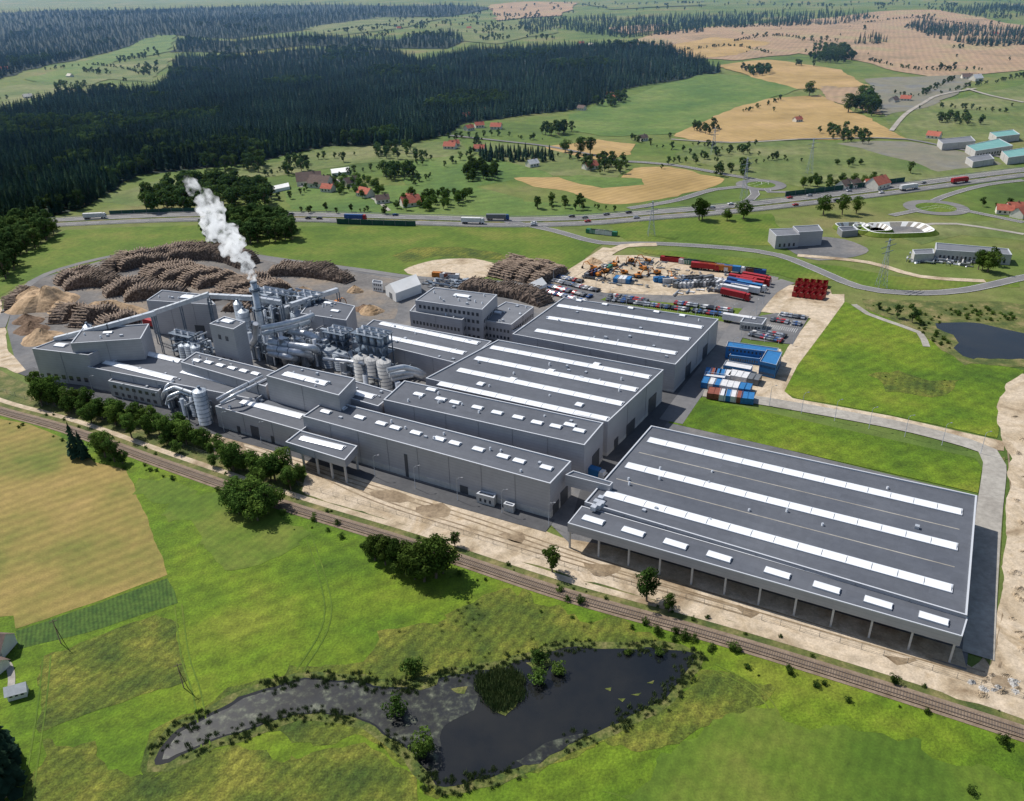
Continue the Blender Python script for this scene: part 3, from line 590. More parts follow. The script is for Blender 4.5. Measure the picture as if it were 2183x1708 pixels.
# ---------------------------------------------------------------- buildings
def inset(Q,d):
    out=[]; n=len(Q)
    for i in range(n):
        a=(Q[i-1]-Q[i]).normalized(); b=(Q[(i+1)%n]-Q[i]).normalized(); s=abs(a.x*b.y-a.y*b.x)
        out.append(Q[i]+(a+b)*d/max(.3,s))
    return out
def building(name,quad,z,z0=0.,wall='wall',roof='roof',strips=(),smalls=(),doors=(),wins=(),plinth=0,vents=0,pw=.45,sw=3.2):
    Q=[P(u,v,z).to_2d() for u,v in quad]; c=sum(Q,Vector((0,0)))/4
    par=empty(name,(c.x,c.y,z0)); mb=MB()
    for i in range(4):
        a,b=Q[i],Q[(i+1)%4]; mb.face([(a.x,a.y,z0),(b.x,b.y,z0),(b.x,b.y,z),(a.x,a.y,z)],0)
    mb.obj('walls',[wall],par)
    I=inset(Q,pw); mb=MB()
    for i in range(4):
        j=(i+1)%4
        mb.face([(Q[i].x,Q[i].y,z),(Q[j].x,Q[j].y,z),(I[j].x,I[j].y,z),(I[i].x,I[i].y,z)],0)
        mb.face([(I[i].x,I[i].y,z),(I[j].x,I[j].y,z),(I[j].x,I[j].y,z-.6),(I[i].x,I[i].y,z-.6)],0)
    mb.obj('parapet',['trim'],par)
    mb=MB(); mb.face([(p.x,p.y,z-.45) for p in I],0); mb.obj('roof',[roof],par)
    zr=z-.45; t=(Q[2]-Q[3]); ang=math.atan2(t.y,t.x)
    for k,s in enumerate(strips):
        a=P(s[0],s[1],z).to_2d(); b=P(s[2],s[3],z).to_2d(); d=(b-a); an=math.atan2(d.y,d.x); L=d.length; n=max(1,int(L/6)); mb=MB()
        w_=s[4] if len(s)>4 else sw
        mb.box((a+b)/2,an,L+.6,w_+.4,zr,zr+.3,1)
        for j in range(n):
            m_=a+d*((j+.5)/n); 
            mb.gable(m_,an,L/n-.18,w_,zr+.3,zr+.75,0)
        mb.obj('skylight_strip',['sky','trim'],par)
    if smalls:
        mb=MB()
        for s in smalls:
            p=P(s[0],s[1],z).to_2d(); l=s[2] if len(s)>2 else 3.6; w_=s[3] if len(s)>3 else 2.0
            mb.box(p,ang,l+.3,w_+.3,zr,zr+.5,1); mb.gable(p,ang,l,w_,zr+.5,zr+.8,0)
        mb.obj('roof_domes',['sky','trim'],par)
    if plinth:
        mb=MB()
        for i in (1,2,3):
            a,b=Q[i],Q[(i+1)%4]; d=(b-a); m_=(a+b)/2; mb.box(m_,math.atan2(d.y,d.x),d.length+.1,.12,z0,z0+plinth,0)
        mb.obj('plinth',['plinth'],par)
    mb=MB()
    for i in range(4):   # downpipes and panel joints
        a,b=Q[i],Q[(i+1)%4]; d=b-a; n=int(d.length/12)
        for k in range(1,n): mb.box(a+d*(k/n),math.atan2(d.y,d.x),.14,.18,z0,z-.3,0)
    if mb.v: mb.obj('downpipes',['walld'],par)
    mb=MB(); used=False
    for e,s0,wd,h0,h1,mi in doors:
        a,b=Q[e],Q[(e+1)%4]; d=b-a; p=a+d*s0; mb.box(p,math.atan2(d.y,d.x),wd,.3,z0+h0,z0+h1,mi); used=True
    for e,s0,s1,h0,h1,n,fr in wins:
        a,b=Q[e],Q[(e+1)%4]; d=b-a
        for k in range(n):
            sa=s0+(s1-s0)*(k+.5)/n; mb.box(a+d*sa,math.atan2(d.y,d.x),d.length*(s1-s0)/n*fr,.16,z0+h0,z0+h1,0); used=True
    if used: mb.obj('openings',['glass','door','plinth','orange','blue'],par)
    if vents:
        mb=MB()
        for k in range(vents):
            s,t_=U(.06,.94),U(.08,.92); p=Q[0].lerp(Q[1],s).lerp(Q[3].lerp(Q[2],s),t_)
            if R()<.5: mb.box(p,ang,U(.6,1.4),U(.6,1.2),zr,zr+U(.4,1.),0)
            else: mb.cyl(p,zr,zr+U(.5,1.2),.35,0,seg=8)
        mb.obj('roof_vents',['steelw'],par)
    return par,Q,ang
# big warehouse
z=10.2
par,Q,ang=building('warehouse',[(1388,907),(2083,1056),(2062,1312),(1246,1070)],z,strips=[(1384,936,2050,1090),(1337,990,2040,1164),(1292,1050,2029,1253)],plinth=2,vents=14,doors=[(1,.3,6,0,6,1),(1,.7,6,0,6,1)])
mb=MB()
for s in ((1362,962,2046,1126),(1314,1018,2036,1206)):
    a=P(s[0],s[1],z).to_2d(); b=P(s[2],s[3],z).to_2d(); d=b-a; mb.box((a+b)/2,math.atan2(d.y,d.x),d.length,.4,z-.45,z-.42,0)
mb.obj('gutter_line',['conc'],par)
mb=MB()
for u,v in ((1272,1072),(1281,1064),(1266,1084),(1276,1080),(1283,1075)):
    p=P(u,v,z); mb.box(p,ang,1.6,1.6,z-.45,z+.9,0)
mb.obj('rooftop_units',['steelw'],par)
# loading canopy of the warehouse
zc=9.2
C=[P(u,v,zc).to_2d() for u,v in ((1240,1078),(2064,1316),(2052,1357),(1210,1115))]
I=inset(C,.35); mb=MB()
mb.prism(C,zc-3.1,zc-.3,0,bottom=True); 
mb.obj('canopy_fascia',['wall'],par)
mb=MB(); mb.face([(p.x,p.y,zc-.1) for p in I],0); mb.obj('canopy_roof',['roof'],par)
mb=MB()
for i in range(4):
    j=(i+1)%4; mb.face([(C[i].x,C[i].y,zc),(C[j].x,C[j].y,zc),(I[j].x,I[j].y,zc),(I[i].x,I[i].y,zc)],0); mb.face([(C[i].x,C[i].y,zc),(C[j].x,C[j].y,zc),(C[j].x,C[j].y,zc-.3),(C[i].x,C[i].y,zc-.3)],0)
mb.obj('canopy_trim',['trim'],par)
mb=MB()
for u,v in ((1265,1110),(1350,1135),(1440,1161),(1533,1188),(1657,1223),(1762,1254),(1872,1286),(1990,1320)):
    p=P(u,v,zc).to_2d(); mb.box(p,ang,6.6,2.6,zc-.1,zc+.35,1); mb.gable(p,ang,6.3,2.3,zc+.35,zc+.7,0)
mb.obj('canopy_skylights',['sky','trim'],par)
mb=MB()
a,b=C[3],C[2]; d=b-a; nrm=Vector((-d.y,d.x)).normalized()
for k in range(12):
    p=a+d*(k/11*.985+.005)+nrm*.6; mb.box(p,ang,.5,.5,0,zc-3.1,0)
mb.obj('columns',['plinth'],par)
mb=MB()
for k in range(16):
    a2,b2=Q[3],Q[2]; p=a2.lerp(b2,(k+.5)/16); mb.box(p,ang,4.2,.4,0,4.5,random.choice((0,0,1,2)))
mb.obj('dock_doors',['door','greyp','rust'],par)
# front long hall
building('production_hall',[(698,851),(1218,983),(1173,1031),(645,887)],13,plinth=2.4,vents=10,
 smalls=[(u,v,3.8,2.) for u,v in ((695,877),(767,889),(813,902),(843,911),(887,922),(937,935),(970,944),(1020,957),(1073,972),(1107,982),(1165,996),(727,868))],
 doors=[(2,.55,1.2,0,9,1),(2,.32,3,0,3,1),(1,.35,5,0,5.5,1),(1,.75,4,0,4,1),(2,.2,1.2,0,3,1)])
building('tall_production_hall',[(862,811),(1287,901),(1246,949),(817,852)],15,plinth=1.5,vents=10,
 smalls=[(u,v,3.8,2.) for u,v in ((893,840),(920,830),(970,857),(940,850),(1018,868),(1060,879),(1105,889),(1145,900),(1185,908),(1235,917),(1215,905))],doors=[(1,.4,6,0,7,1)])
building('production_hall',[(1062,724),(1415,788),(1296,899),(907,806)],14,plinth=1.5,vents=12,strips=[(1048,739,1385,803),(1015,762,1357,830),(978,787,1327,860),(937,816,1295,893)],smalls=[(1025,818,2.5,2.5),(1093,808,2.5,2.5),(1175,790,2.5,2.5),(1235,862,2.5,2.5),(1272,776,2.5,2.5),(1320,790,2,2)],doors=[(1,.2,7,0,7,1),(1,.6,7,0,5,1),(1,.85,3,0,4,1)])
building('storage_hall',[(1201,634),(1532,680),(1440,777),(1092,712)],12.5,plinth=1.2,vents=12,strips=[(1190,650,1497,697),(1168,676,1470,722),(1143,703,1441,752)],smalls=[(1235,640,2.5,2),(1290,648,2.5,2),(1345,656,2.5,2),(1400,664,2.5,2),(1455,672,2.5,2)],doors=[(1,.3,6,0,6,1),(1,.7,6,0,6,1)])
building('storage_hall',[(796,681),(1048,727),(985,777),(748,719)],12,vents=8,strips=[(812,688,1020,731),(780,708,990,752)])
# left group
building('long_hall',[(258,737),(600,812),(545,852),(186,782)],10,plinth=1.2,vents=8,strips=[(283,745,385,769),(225,770,370,807),(390,790,520,822)],doors=[(2,.2,4,0,4.5,1),(2,.8,4,0,4.5,1)],smalls=[(275,742),(300,748),(325,754)])
building('upper_hall',[(418,750),(592,792),(566,824),(385,772)],14,vents=6,smalls=[(420,768),(445,772),(470,778),(495,784),(520,790),(545,796)])
building('press_tower_hall',[(615,776),(757,806),(722,843),(567,801)],19,vents=6,strips=[(607,795,697,817)],smalls=[(640,805,5,2.5)])
building('finishing_hall',[(545,831),(705,872),(642,918),(458,866)],9,plinth=1.2,vents=6,strips=[(517,854,645,887)],doors=[(2,.35,1.5,0,3,1),(2,.75,1.5,0,3,1),(2,.1,4,0,5,1),(2,.55,4,0,5,1)])
building('link_hall',[(757,812),(843,836),(806,866),(715,840)],13.2,vents=4,strips=[(745,832,797,845)])
building('boiler_house',[(175,700),(318,690),(300,722),(150,732)],19,vents=5,smalls=[(230,708)])
building('chip_processing_building',[(150,712),(300,706),(188,757),(68,743)],15,vents=6,smalls=[(130,735,5,3),(175,735,5,3)],wins=[(2,.1,.9,2,4,6,.5)],doors=[(1,.3,4,0,5,1)])
building('gatehouse_annex',[(245,802),(350,822),(337,834),(230,812)],7,wall='plinth',wins=[(2,.05,.95,1,2.4,7,.5),(2,.05,.95,4.2,5.6,7,.5)],vents=3)
building('drying_building',[(345,618),(440,628),(460,650),(312,640)],17,vents=6,smalls=[(400,632,6,4)],doors=[(2,.3,5,0,6,1)])
building('press_tower',[(478,674),(523,686),(497,702),(446,690)],26,vents=3,smalls=[(485,684,5,3)],wins=[(2,.2,.8,20,22,2,.4),(2,.2,.8,10,12,2,.4)])
building('energy_plant_building',[(668,632),(757,652),(738,683),(640,668)],15,vents=8,smalls=[(700,645,4,2),(715,662,4,2)],doors=[(2,.5,4,0,5,1)])
building('fuel_store',[(600,640),(660,640),(650,662),(590,660)],12,vents=4)
# office
wn=[(2,.04,.96,1.2,2.8,14,.55),(2,.04,.96,5,6.6,14,.55),(2,.04,.96,8.8,10.4,14,.55),(1,.06,.94,1.2,2.8,9,.55),(1,.06,.94,5,6.6,9,.55),(1,.06,.94,8.8,10.4,9,.55)]
building('office_building',[(925,612),(1060,628),(1028,660),(885,640)],16,wall='wall',roof='roof2',wins=wn+[(2,.04,.96,12.4,14,14,.55)],smalls=[(985,630,8,3)],vents=10)
building('office_wing',[(900,632),(1022,650),(985,682),(873,663)],11,roof='roof2',wins=wn[:2]+wn[3:5],smalls=[(940,650,5,2.5)],vents=8)
building('laboratory_building',[(1078,643),(1138,654),(1090,692),(1015,680)],9,roof='roof2',wins=[(2,.04,.96,1.2,2.6,9,.5),(2,.04,.96,4.6,6,9,.5),(1,.04,.96,1.2,2.6,12,.5),(1,.04,.96,4.6,6,12,.5)],vents=10,smalls=[(1060,665,4,2)])
building('transformer_building',[(1120,692),(1175,703),(1150,715),(1090,706)],6,vents=3)
# small canopy
par,Q,ang=building('loading_canopy',[(640,917),(762,950),(735,981),(608,942)],9.5,z0=6.5,strips=[(642,932,732,954,2.6)])
mb=MB(); mb.face([(p.x,p.y,6.5) for p in Q],0); mb.obj('soffit',['wall'],par)
mb=MB()
for s in (.03,.26,.5,.74,.97):
    for t_ in (.06,.94):
        p=Q[3].lerp(Q[2],s).lerp(Q[0].lerp(Q[1],s),t_); mb.box(p,ang,.6,.6,0,6.5,0)
mb.obj('columns',['plinth'],par)
building('conveyor_bridge',[(1222,1003),(1307,1028),(1300,1036),(1205,1012)],12,z0=8,pw=.3)
building('substation_cabin',[(1025,1045),(1058,1053),(1053,1062),(1015,1052)],3.6,wall='plinth',wins=[(2,.1,.9,1,2.2,3,.4)])
building('substation_cabin',[(1078,1068),(1098,1074),(1094,1080),(1073,1074)],2.8,wall='plinth')
building('gate_house',[(1588,672),(1635,678),(1625,692),(1578,686)],4.2,wall='plinth',roof='roof',wins=[(2,.05,.95,1,2.6,6,.7),(1,.1,.9,1,2.6,3,.7)])
# outlying buildings
M['teal']=mat('teal_roof_sheet',[(.12,.28,.27),(.16,.33,.32)],scale=.1)
building('grey_warehouse',[(1640,488),(1700,486),(1705,500),(1655,503)],8,roof='roof2',wins=[(2,.1,.9,1,3,4,.4)])
building('grey_warehouse',[(1690,482),(1745,479),(1755,492),(1703,495)],9,roof='roof2')
building('factory_unit',[(1995,517),(2150,530),(2158,543),(1995,532)],6,roof='roof2',wall='plinth',wins=[(2,.05,.95,1,3,16,.5)])
building('factory_unit',[(1945,532),(1990,530),(1992,540),(1950,542)],5,roof='roof2',wall='plinth')
building('factory_unit',[(2060,310),(2130,295),(2160,310),(2080,322)],6,roof='teal',wall='plinth',wins=[(2,.05,.95,1,3,12,.5)])
building('factory_unit',[(2135,322),(2200,312),(2230,325),(2150,336)],6,roof='teal',wall='plinth')
building('factory_unit',[(2000,297),(2070,290),(2080,300),(2010,306)],6,roof='roof2',wall='plinth')
building('factory_unit',[(2110,282),(2160,276),(2175,286),(2125,292)],6,roof='teal',wall='plinth')
building('factory_unit',[(2060,335),(2110,328),(2120,338),(2075,345)],5,roof='roof2',wall='plinth')
# treatment basins with white liners
def basin(u,v,rx,ry):
    c=P(u,v); mb=MB(); n=28
    for k in range(n):
        a0,a1=2*math.pi*k/n,2*math.pi*(k+1)/n
        def q(a,f,z): return (c.x+math.copysign(abs(math.cos(a))**.6,math.cos(a))*rx*f,c.y+math.copysign(abs(math.sin(a))**.6,math.sin(a))*ry*f,z)
        for f0,z0,f1,z1,mi in ((1.15,.2,1.,2.5,1),(1.,2.5,.95,2.5,0),(.95,2.5,.75,.3,0 if k%2 else 3),(.75,.3,0,.3,2)):
            mb.face([q(a0,f0,z0),q(a1,f0,z0),q(a1,f1,z1),q(a0,f1,z1)],mi)
    mb.obj('retention_basin',['white','lawn','asph','conc'])
basin(1912,493,21,13); basin(1858,492,11,9); basin(1815,487,10,6)
building('pump_house',[(1786,484),(1820,482),(1830,490),(1796,493)],4,wall='walld')
# ---------------- process plant
def base(u,v): return P(u,v,0)
def silo(name,u,v,r,h,mt='steel'):
    p=base(u,v); mb=MB()
    mb.cyl(p,0,h*.93,r,0,seg=20)
    for k in range(1,8): mb.cyl(p,(h*.93)*k/8-.1,(h*.93)*k/8+.1,r+.08,1,seg=20)
    mb.tube([(p.x,p.y,h*.93),(p.x,p.y,h)],[r,r*.25],0,20); mb.cyl(p,h,h+.8,r*.25,1,seg=8)
    for a in np.linspace(0,6.28,14)[:-1]: mb.cyl((p.x+math.cos(a)*r,p.y+math.sin(a)*r),h*.93,h*.93+1.1,.05,1,seg=4)
    x=p.x+r+.25; mb.box((x,p.y-r*.2),0,.1,.5,0,h*.95,1)
    mb.obj(name,[mt,'steeld'])
for u,v in ((775,822),(799,826),(824,832)): silo('concrete_silo',u,v,3.0,14,'concs')
def cyclones(name,u,v,nx,ny,sp,z0,h,r,ang=-.5):
    p=base(u,v); mb=MB(); ca,sa=math.cos(ang),math.sin(ang)
    W=nx*sp; D=ny*sp
    for i in range(nx+1):
        for j in range(ny+1):
            x,y=(i-nx/2)*sp,(j-ny/2)*sp; q=(p.x+ca*x-sa*y,p.y+sa*x+ca*y); mb.box(q,ang,.35,.35,0,z0+h,1)
    for zz in (z0*.5,z0,z0+h*.5,z0+h):
        mb.box(p,ang,W+1.2,D+1.2,zz,zz+.18,1)
        for s in (-1,1): mb.box((p.x-sa*s*(D/2+.5),p.y+ca*s*(D/2+.5)),ang,W+1.2,.08,zz+1.,zz+1.1,1)
    for i in range(nx):
        for j in range(ny):
            x,y=(i+.5-nx/2)*sp,(j+.5-ny/2)*sp; q=(p.x+ca*x-sa*y,p.y+sa*x+ca*y)
            mb.tube([(q[0],q[1],z0+.5),(q[0],q[1],z0+h*.55),(q[0],q[1],z0+h*.95)],[r*.25,r,r],0,12); mb.cyl(q,z0+h*.95,z0+h+1.6,r*.5,2,seg=10)
            mb.tube([(q[0],q[1],z0+h+1.4),(q[0]+ca*sp,q[1]+sa*sp,z0+h+1.4)],r*.35,2,8)
    mb.obj(name,['steel','steeld','steelw'])
cyclones('cyclone_tower',803,808,4,2,3.6,13,8,1.5)
cyclones('cyclone_tower',728,768,3,2,3.4,8,6,1.4)
cyclones('cyclone_tower',590,690,4,2,4,8,8,1.7)
cyclones('cyclone_tower',400,760,3,1,4,5,6,1.5)
cyclones('cyclone_tower',668,700,3,2,4,8,9,1.2)
for u,v,r,h in ((705,778,4,9),(727,785,3.2,8),(560,668,2.6,14),(573,670,2.6,14),(586,672,2.6,14),(600,674,2.6,14),(613,676,2.6,14),(628,682,2.2,12),(440,902,2.6,15),(372,862,2.,6),(358,858,1.8,5.5),(400,875,1.8,6),(418,885,1.5,6),(425,780,2.2,10),(412,776,2.2,10),(398,772,2.2,9),(640,720,3,14),(205,765,2,17),(533,745,2.6,20),(523,735,2.,22)): silo('steel_silo',u,v,r,h)
# chimney
cb=base(566,748); mb=MB(); mb.tube([(cb.x,cb.y,0),(cb.x,cb.y,12),(cb.x,cb.y,33)],[2.2,1.7,1.35],0,16)
for zz in (12,20,29): mb.cyl(cb,zz,zz+.2,2.5,1); mb.cyl(cb,zz+1,zz+1.1,2.5,1)
mb.cyl(cb,32.7,33.3,1.5,1); mb.box((cb.x+1.8,cb.y),0,.1,.5,0,32,1); mb.obj('chimney_stack',['steelw','steeld'])
def ducts(name,lst,mats=('steelw','steeld')):
    mb=MB()
    for pts,r in lst:
        W=[]
        pts=[P(*p) for p in pts]
        for i,p in enumerate(pts):
            if 0<i<len(pts)-1:
                a=(pts[i-1]-p); b=(pts[i+1]-p); k=min(r*1.6,a.length*.4,b.length*.4); A=p+a.normalized()*k; B=p+b.normalized()*k
                for t in (0,.25,.5,.75,1): W.append(A.lerp(p,t).lerp(p.lerp(B,t),t))
            else: W.append(p)
        mb.tube(W,r,0,12)
        for i in range(len(pts)-1):
            L=(pts[i+1]-pts[i]).length; n=int(L/5)
            for k in range(1,n):
                q=pts[i].lerp(pts[i+1],k/n)
                if k%2==0: mb.cyl(q,0,q.z-r*.8,.16,1,seg=4)
                d=(pts[i+1]-pts[i]).normalized(); mb.tube([q-d*.12,q+d*.12],r+.1,1,12)
    mb.obj(name,list(mats))
ducts('process_ducts',[([(575,730,12),(640,738,13),(668,742,13),(682,752,6),(683,760,2)],1.5),([(572,742,11),(640,752,11),(662,757,8),(664,770,2)],1.5),([(575,752,9),(620,762,9),(640,770,2)],1.4),
 ([(620,706,14),(655,712,14),(676,722,12),(690,740,5)],1.4),([(556,700,20),(600,692,20),(645,680,20),(668,672,20)],1.2),([(560,712,16),(610,700,17),(660,686,17)],1.),
 ([(545,690,22),(545,720,14),(530,745,5)],1.2),([(515,710,20),(520,735,12),(530,760,6)],1.2),([(600,720,16),(600,750,8),(610,775,2)],1.2),([(825,790,16),(860,782,16),(890,790,12),(905,800,8)],1.1),([(830,800,13),(870,792,13),(900,802,9)],1.1),([(835,808,11),(880,800,11)],.9),
 ([(690,765,8),(740,770,10),(775,775,12)],.7),([(470,860,12),(500,842,14),(570,808,14),(600,797,16)],.6),([(462,852,12),(495,834,14),(560,802,15)],.6),
 ([(345,850,3),(350,835,8),(372,825,9),(432,845,10),(440,860,9)],.7),([(355,862,3),(360,845,7),(385,835,8),(425,850,8)],.6),([(372,812,10),(355,822,9),(348,842,6)],.55)])
random.seed(5)
def clutter(name,px,n,hmin,hmax,mats=('steel','steeld','steelw'),big=1.):
    poly=np.array([tuple(P(*q))[:2] for q in px]); mb=MB(); k=0
    while k<n:
        x=U(poly[:,0].min(),poly[:,0].max()); y=U(poly[:,1].min(),poly[:,1].max())
        if not inpoly(np.array([x]),np.array([y]),poly)[0]: continue
        k+=1; h=U(hmin,hmax); t=R()
        if t<.35: mb.box((x,y),-.52,U(1.,4)*big,U(1.,3.)*big,0,h,random.choice((0,1,2)))
        elif t<.6: mb.cyl((x,y),0,h,U(.4,1.3)*big,random.choice((0,2)),seg=10)
        else:
            a=-.52 if R()<.5 else 1.05; l=U(3,11)*big; d=Vector((math.cos(a),math.sin(a),0))*l/2; c=Vector((x,y,h)); mb.tube([c-d,c+d],U(.2,.55),random.choice((0,2)),8)
            for s in (-1,1): mb.box(c+d*s*.8,0,.25,.25,0,h,1)
        if R()<.5:
            mb.box((x+2,y),-.52,4*big,1.2,h*.7,h*.7+.12,1)
            for s in (-1.8,1.8): mb.box((x+2+s*.85,y-s*.5),-.52,.16,.16,0,h*.7+1.1,1)
    mb.obj(name,list(mats))
clutter('press_line_equipment',[(500,745),(560,720),(700,740),(700,785),(640,790),(560,775)],170,4,13)
clutter('dryer_equipment',[(540,690),(660,680),(680,720),(560,730)],100,6,18)
clutter('filter_equipment',[(345,860),(370,840),(455,860),(450,895),(400,890)],70,2,8,big=.8)
clutter('screening_equipment',[(380,745),(440,735),(460,765),(400,780)],40,3,9)
clutter('silo_equipment',[(690,770),(780,770),(900,805),(850,845),(760,830)],80,2,8)
def conveyor(name,pts,w_=2.6):
    mb=MB(); pts=[P(*p) for p in pts]
    for i in range(len(pts)-1):
        a,b=pts[i],pts[i+1]; d=b-a; s=Vector((-d.y,d.x,0)).normalized()*w_/2; up_=Vector((0,0,2.0))
        A=[a-s,a+s,a+s+up_,a-s+up_]; B=[b-s,b+s,b+s+up_,b-s+up_]
        for k in range(4): mb.face([A[k],A[(k+1)%4],B[(k+1)%4],B[k]],0)
        mb.face(A,0); mb.face(B,0)
        n=max(1,int(d.length/14))
        for k in range(n*4+1):
            q=a+d*(k/(n*4)); dd=d.normalized()*.12; s2=s*1.03; u2=Vector((0,0,2.06))
            mb.face([q-s2+u2-dd,q+s2+u2-dd,q+s2+u2+dd,q-s2+u2+dd],1)
        for k in range(n+1):
            q=a+d*(k/n)
            for t in (-1,1): mb.box(q+s*t,math.atan2(d.y,d.x),.35,.35,0,q.z,1)
            if q.z>3: mb.tube([(q+s)-Vector((0,0,q.z)),q-s],.12,1,4)
    mb.obj(name,['steelw','steeld'])
conveyor('belt_conveyor',[(118,728,14),(230,700,19),(330,672,19)],2.); conveyor('belt_conveyor',[(325,672,14),(445,632,22)],2.4); conveyor('belt_conveyor',[(445,635,20),(540,640,22)],2.2); conveyor('belt_conveyor',[(620,655,16),(720,622,16)],2.); conveyor('belt_conveyor',[(540,640,22),(600,650,20)],2.)
# ---------------- log piles
def pile(name,px,w_,h,mt='wood'):
    c=curve(px,1.3); n=len(c); mb=MB(); prof=[(-1,0),(-.98,.3),(-.94,.6),(-.85,.85),(-.6,.97),(-.3,1),(0,1.0),(.3,1),(.6,.97),(.85,.85),(.94,.6),(.98,.3),(1,0)]
    tot=sum((c[i+1]-c[i]).length for i in range(n-1)); rows=[]
    for i,p in enumerate(c):
        t=(c[min(i+1,n-1)]-c[max(i-1,0)]).normalized(); s=Vector((-t.y,t.x)); f=i/(n-1); e=min(1,(min(f,1-f)*tot/(h*1.1)+.02))**.6
        hh=h*e*(.88+.3*noise.noise(Vector((p.x*.11,p.y*.11,3)))); row=[]
        for a,b in prof:
            q=p+s*a*w_/2*(.85+.15*e)*U(.95,1.05); row.append((q.x+U(-.3,.3),q.y+U(-.3,.3),max(0,hh*b+U(-.4,.4)*(b>0))))
        rows.append(row)
        for k in range(4):
            o=s*U(-.8,.8)*w_/2; z=hh+.05; d=(s+t*U(-.25,.25))*2.; q=p+o; mb.tube([(q.x-d.x,q.y-d.y,z+U(-.1,.35)),(q.x+d.x,q.y+d.y,z+U(-.1,.35))],.24,1,5)
    for i in range(n-1):
        for k in range(len(prof)-1): mb.face([rows[i][k],rows[i][k+1],rows[i+1][k+1],rows[i+1][k]],0)
    mb.face(rows[0],0); mb.face(rows[-1],0)
    mb.obj(name,[mt,'log'])
for px,w_,h in [([(225,585),(270,562),(330,552),(400,548)],9,7.5),([(250,580),(300,566),(370,560)],8,7),([(330,548),(410,540),(480,545),(540,565)],12,7.5),([(350,556),(420,551),(480,556),(530,575)],8,7),
 ([(118,608),(170,598),(255,602)],9,7),([(135,618),(190,608),(265,610)],9,7),([(130,600),(180,590),(240,592)],7,6),([(222,632),(280,620),(330,618)],10,7),([(265,640),(320,632),(400,628)],10,7),([(232,624),(290,612),(345,612)],7,6),
 ([(305,602),(350,590),(430,578)],8,7),([(340,608),(390,596),(450,582)],8,7),([(380,612),(430,598),(480,586)],8,7),([(415,616),(460,604),(510,592)],8,6.5),([(300,592),(350,578),(420,570)],8,6),
 ([(572,585),(640,585),(700,592),(748,602)],9,6),([(590,577),(660,578),(720,588)],9,6),([(480,640),(530,615),(600,608)],9,6),([(500,650),(560,628),(620,615)],9,6),([(440,640),(500,625)],9,5),([(470,632),(520,608),(580,600)],8,6),
 ([(1050,592),(1085,575),(1115,560)],9,7),([(1075,598),(1110,580),(1140,565)],9,7),([(1105,602),(1140,588),(1170,570)],9,7),([(1135,608),(1170,592),(1200,578)],9,6.5),
 ([(985,612),(1050,622),(1110,632),(1165,650)],12,6),([(120,692),(150,668),(190,660)],9,6),([(160,700),(200,680),(270,672)],9,7),([(205,702),(250,690),(300,682)],9,6),([(20,665),(30,640),(60,620)],5,4),([(480,660),(540,662)],7,4)]:
    pile('log_pile',px,w_,h)
def mound(name,u,v,rx,ry,h,mt,sd=0):
    c=base(u,v); mb=MB(); na,nr=36,10; rows=[]
    for j in range(nr+1):
        f=j/nr; row=[]
        for k in range(na):
            a=2*math.pi*k/na; w_=1+.3*noise.noise(Vector((math.cos(a)*1.3,math.sin(a)*1.3,sd+.5)))
            x,y=math.cos(a)*rx*f*w_,math.sin(a)*ry*f*w_; zz=h*(1-f)**.9*(1+.45*noise.noise(Vector((x*.16,y*.16,sd))))+U(-.2,.2)*(f<1)
            row.append((c.x+x,c.y+y,max(0.0,zz)))
        rows.append(row)
    for j in range(nr):
        for k in range(na): mb.face([rows[j][k],rows[j][(k+1)%na],rows[j+1][(k+1)%na],rows[j+1][k]],0,True)
    mb.obj(name,[mt])
for i,(u,v,rx,ry,h,mt) in enumerate([(100,650,18,15,10,'chips'),(70,640,12,12,7,'chips'),(135,658,9,8,5,'chips'),(95,722,11,9,5,'chips'),(70,705,9,7,4,'chipsd'),(60,686,8,6,4,'chipsd'),(230,668,20,8,8.5,'chips'),(790,665,7,6,5,'chips'),(775,660,6,5,3,'chipsd'),(757,622,5,4,4,'chips'),(648,622,6,4,3,'chips'),(1265,560,6,5,3,'chips'),(1310,590,9,7,1.5,'dirt')]):
    mound('wood_chip_pile' if mt.startswith('chips') else 'soil_heap',u,v,rx,ry,h,mt,i*3.1)
for i in range(14): mound('rubble_heap',2110+U(-40,70),1450+U(-20,40),U(.8,1.8),U(.6,1.4),U(.3,.8),random.choice(('plinth','dirt')),i)
for i in range(16):
    t=U(0,1); mound('soil_heap',2168+U(-12,14),880+560*t,U(1.,2.6),U(.8,2),U(.3,1.),'dirt',i*2.2)
# tents
def tent(name,quad,h,hr):
    Q=[P(u,v,0).to_2d() for u,v in quad]; mb=MB()
    r0=(Q[0]+Q[3])/2; r1=(Q[1]+Q[2])/2
    for a,b in ((0,1),(3,2)):
        mb.face([(Q[a].x,Q[a].y,0),(Q[b].x,Q[b].y,0),(Q[b].x,Q[b].y,h),(Q[a].x,Q[a].y,h)],0)
    mb.face([(Q[0].x,Q[0].y,h),(Q[1].x,Q[1].y,h),(r1.x,r1.y,hr),(r0.x,r0.y,hr)],0); mb.face([(Q[3].x,Q[3].y,h),(Q[2].x,Q[2].y,h),(r1.x,r1.y,hr),(r0.x,r0.y,hr)],0)
    for a,b,r in ((0,3,r0),(1,2,r1)): mb.face([(Q[a].x,Q[a].y,0),(Q[a].x,Q[a].y,h),(r.x,r.y,hr),(Q[b].x,Q[b].y,h),(Q[b].x,Q[b].y,0)],0)
    d=(Q[3]-Q[0]); m_=Q[0].lerp(Q[3],.5)-(Q[1]-Q[0]).normalized()*.06; mb.box(m_,math.atan2(d.y,d.x),3.5,.1,0,3.4,1)
    mb.obj(name,['white','greyp'])
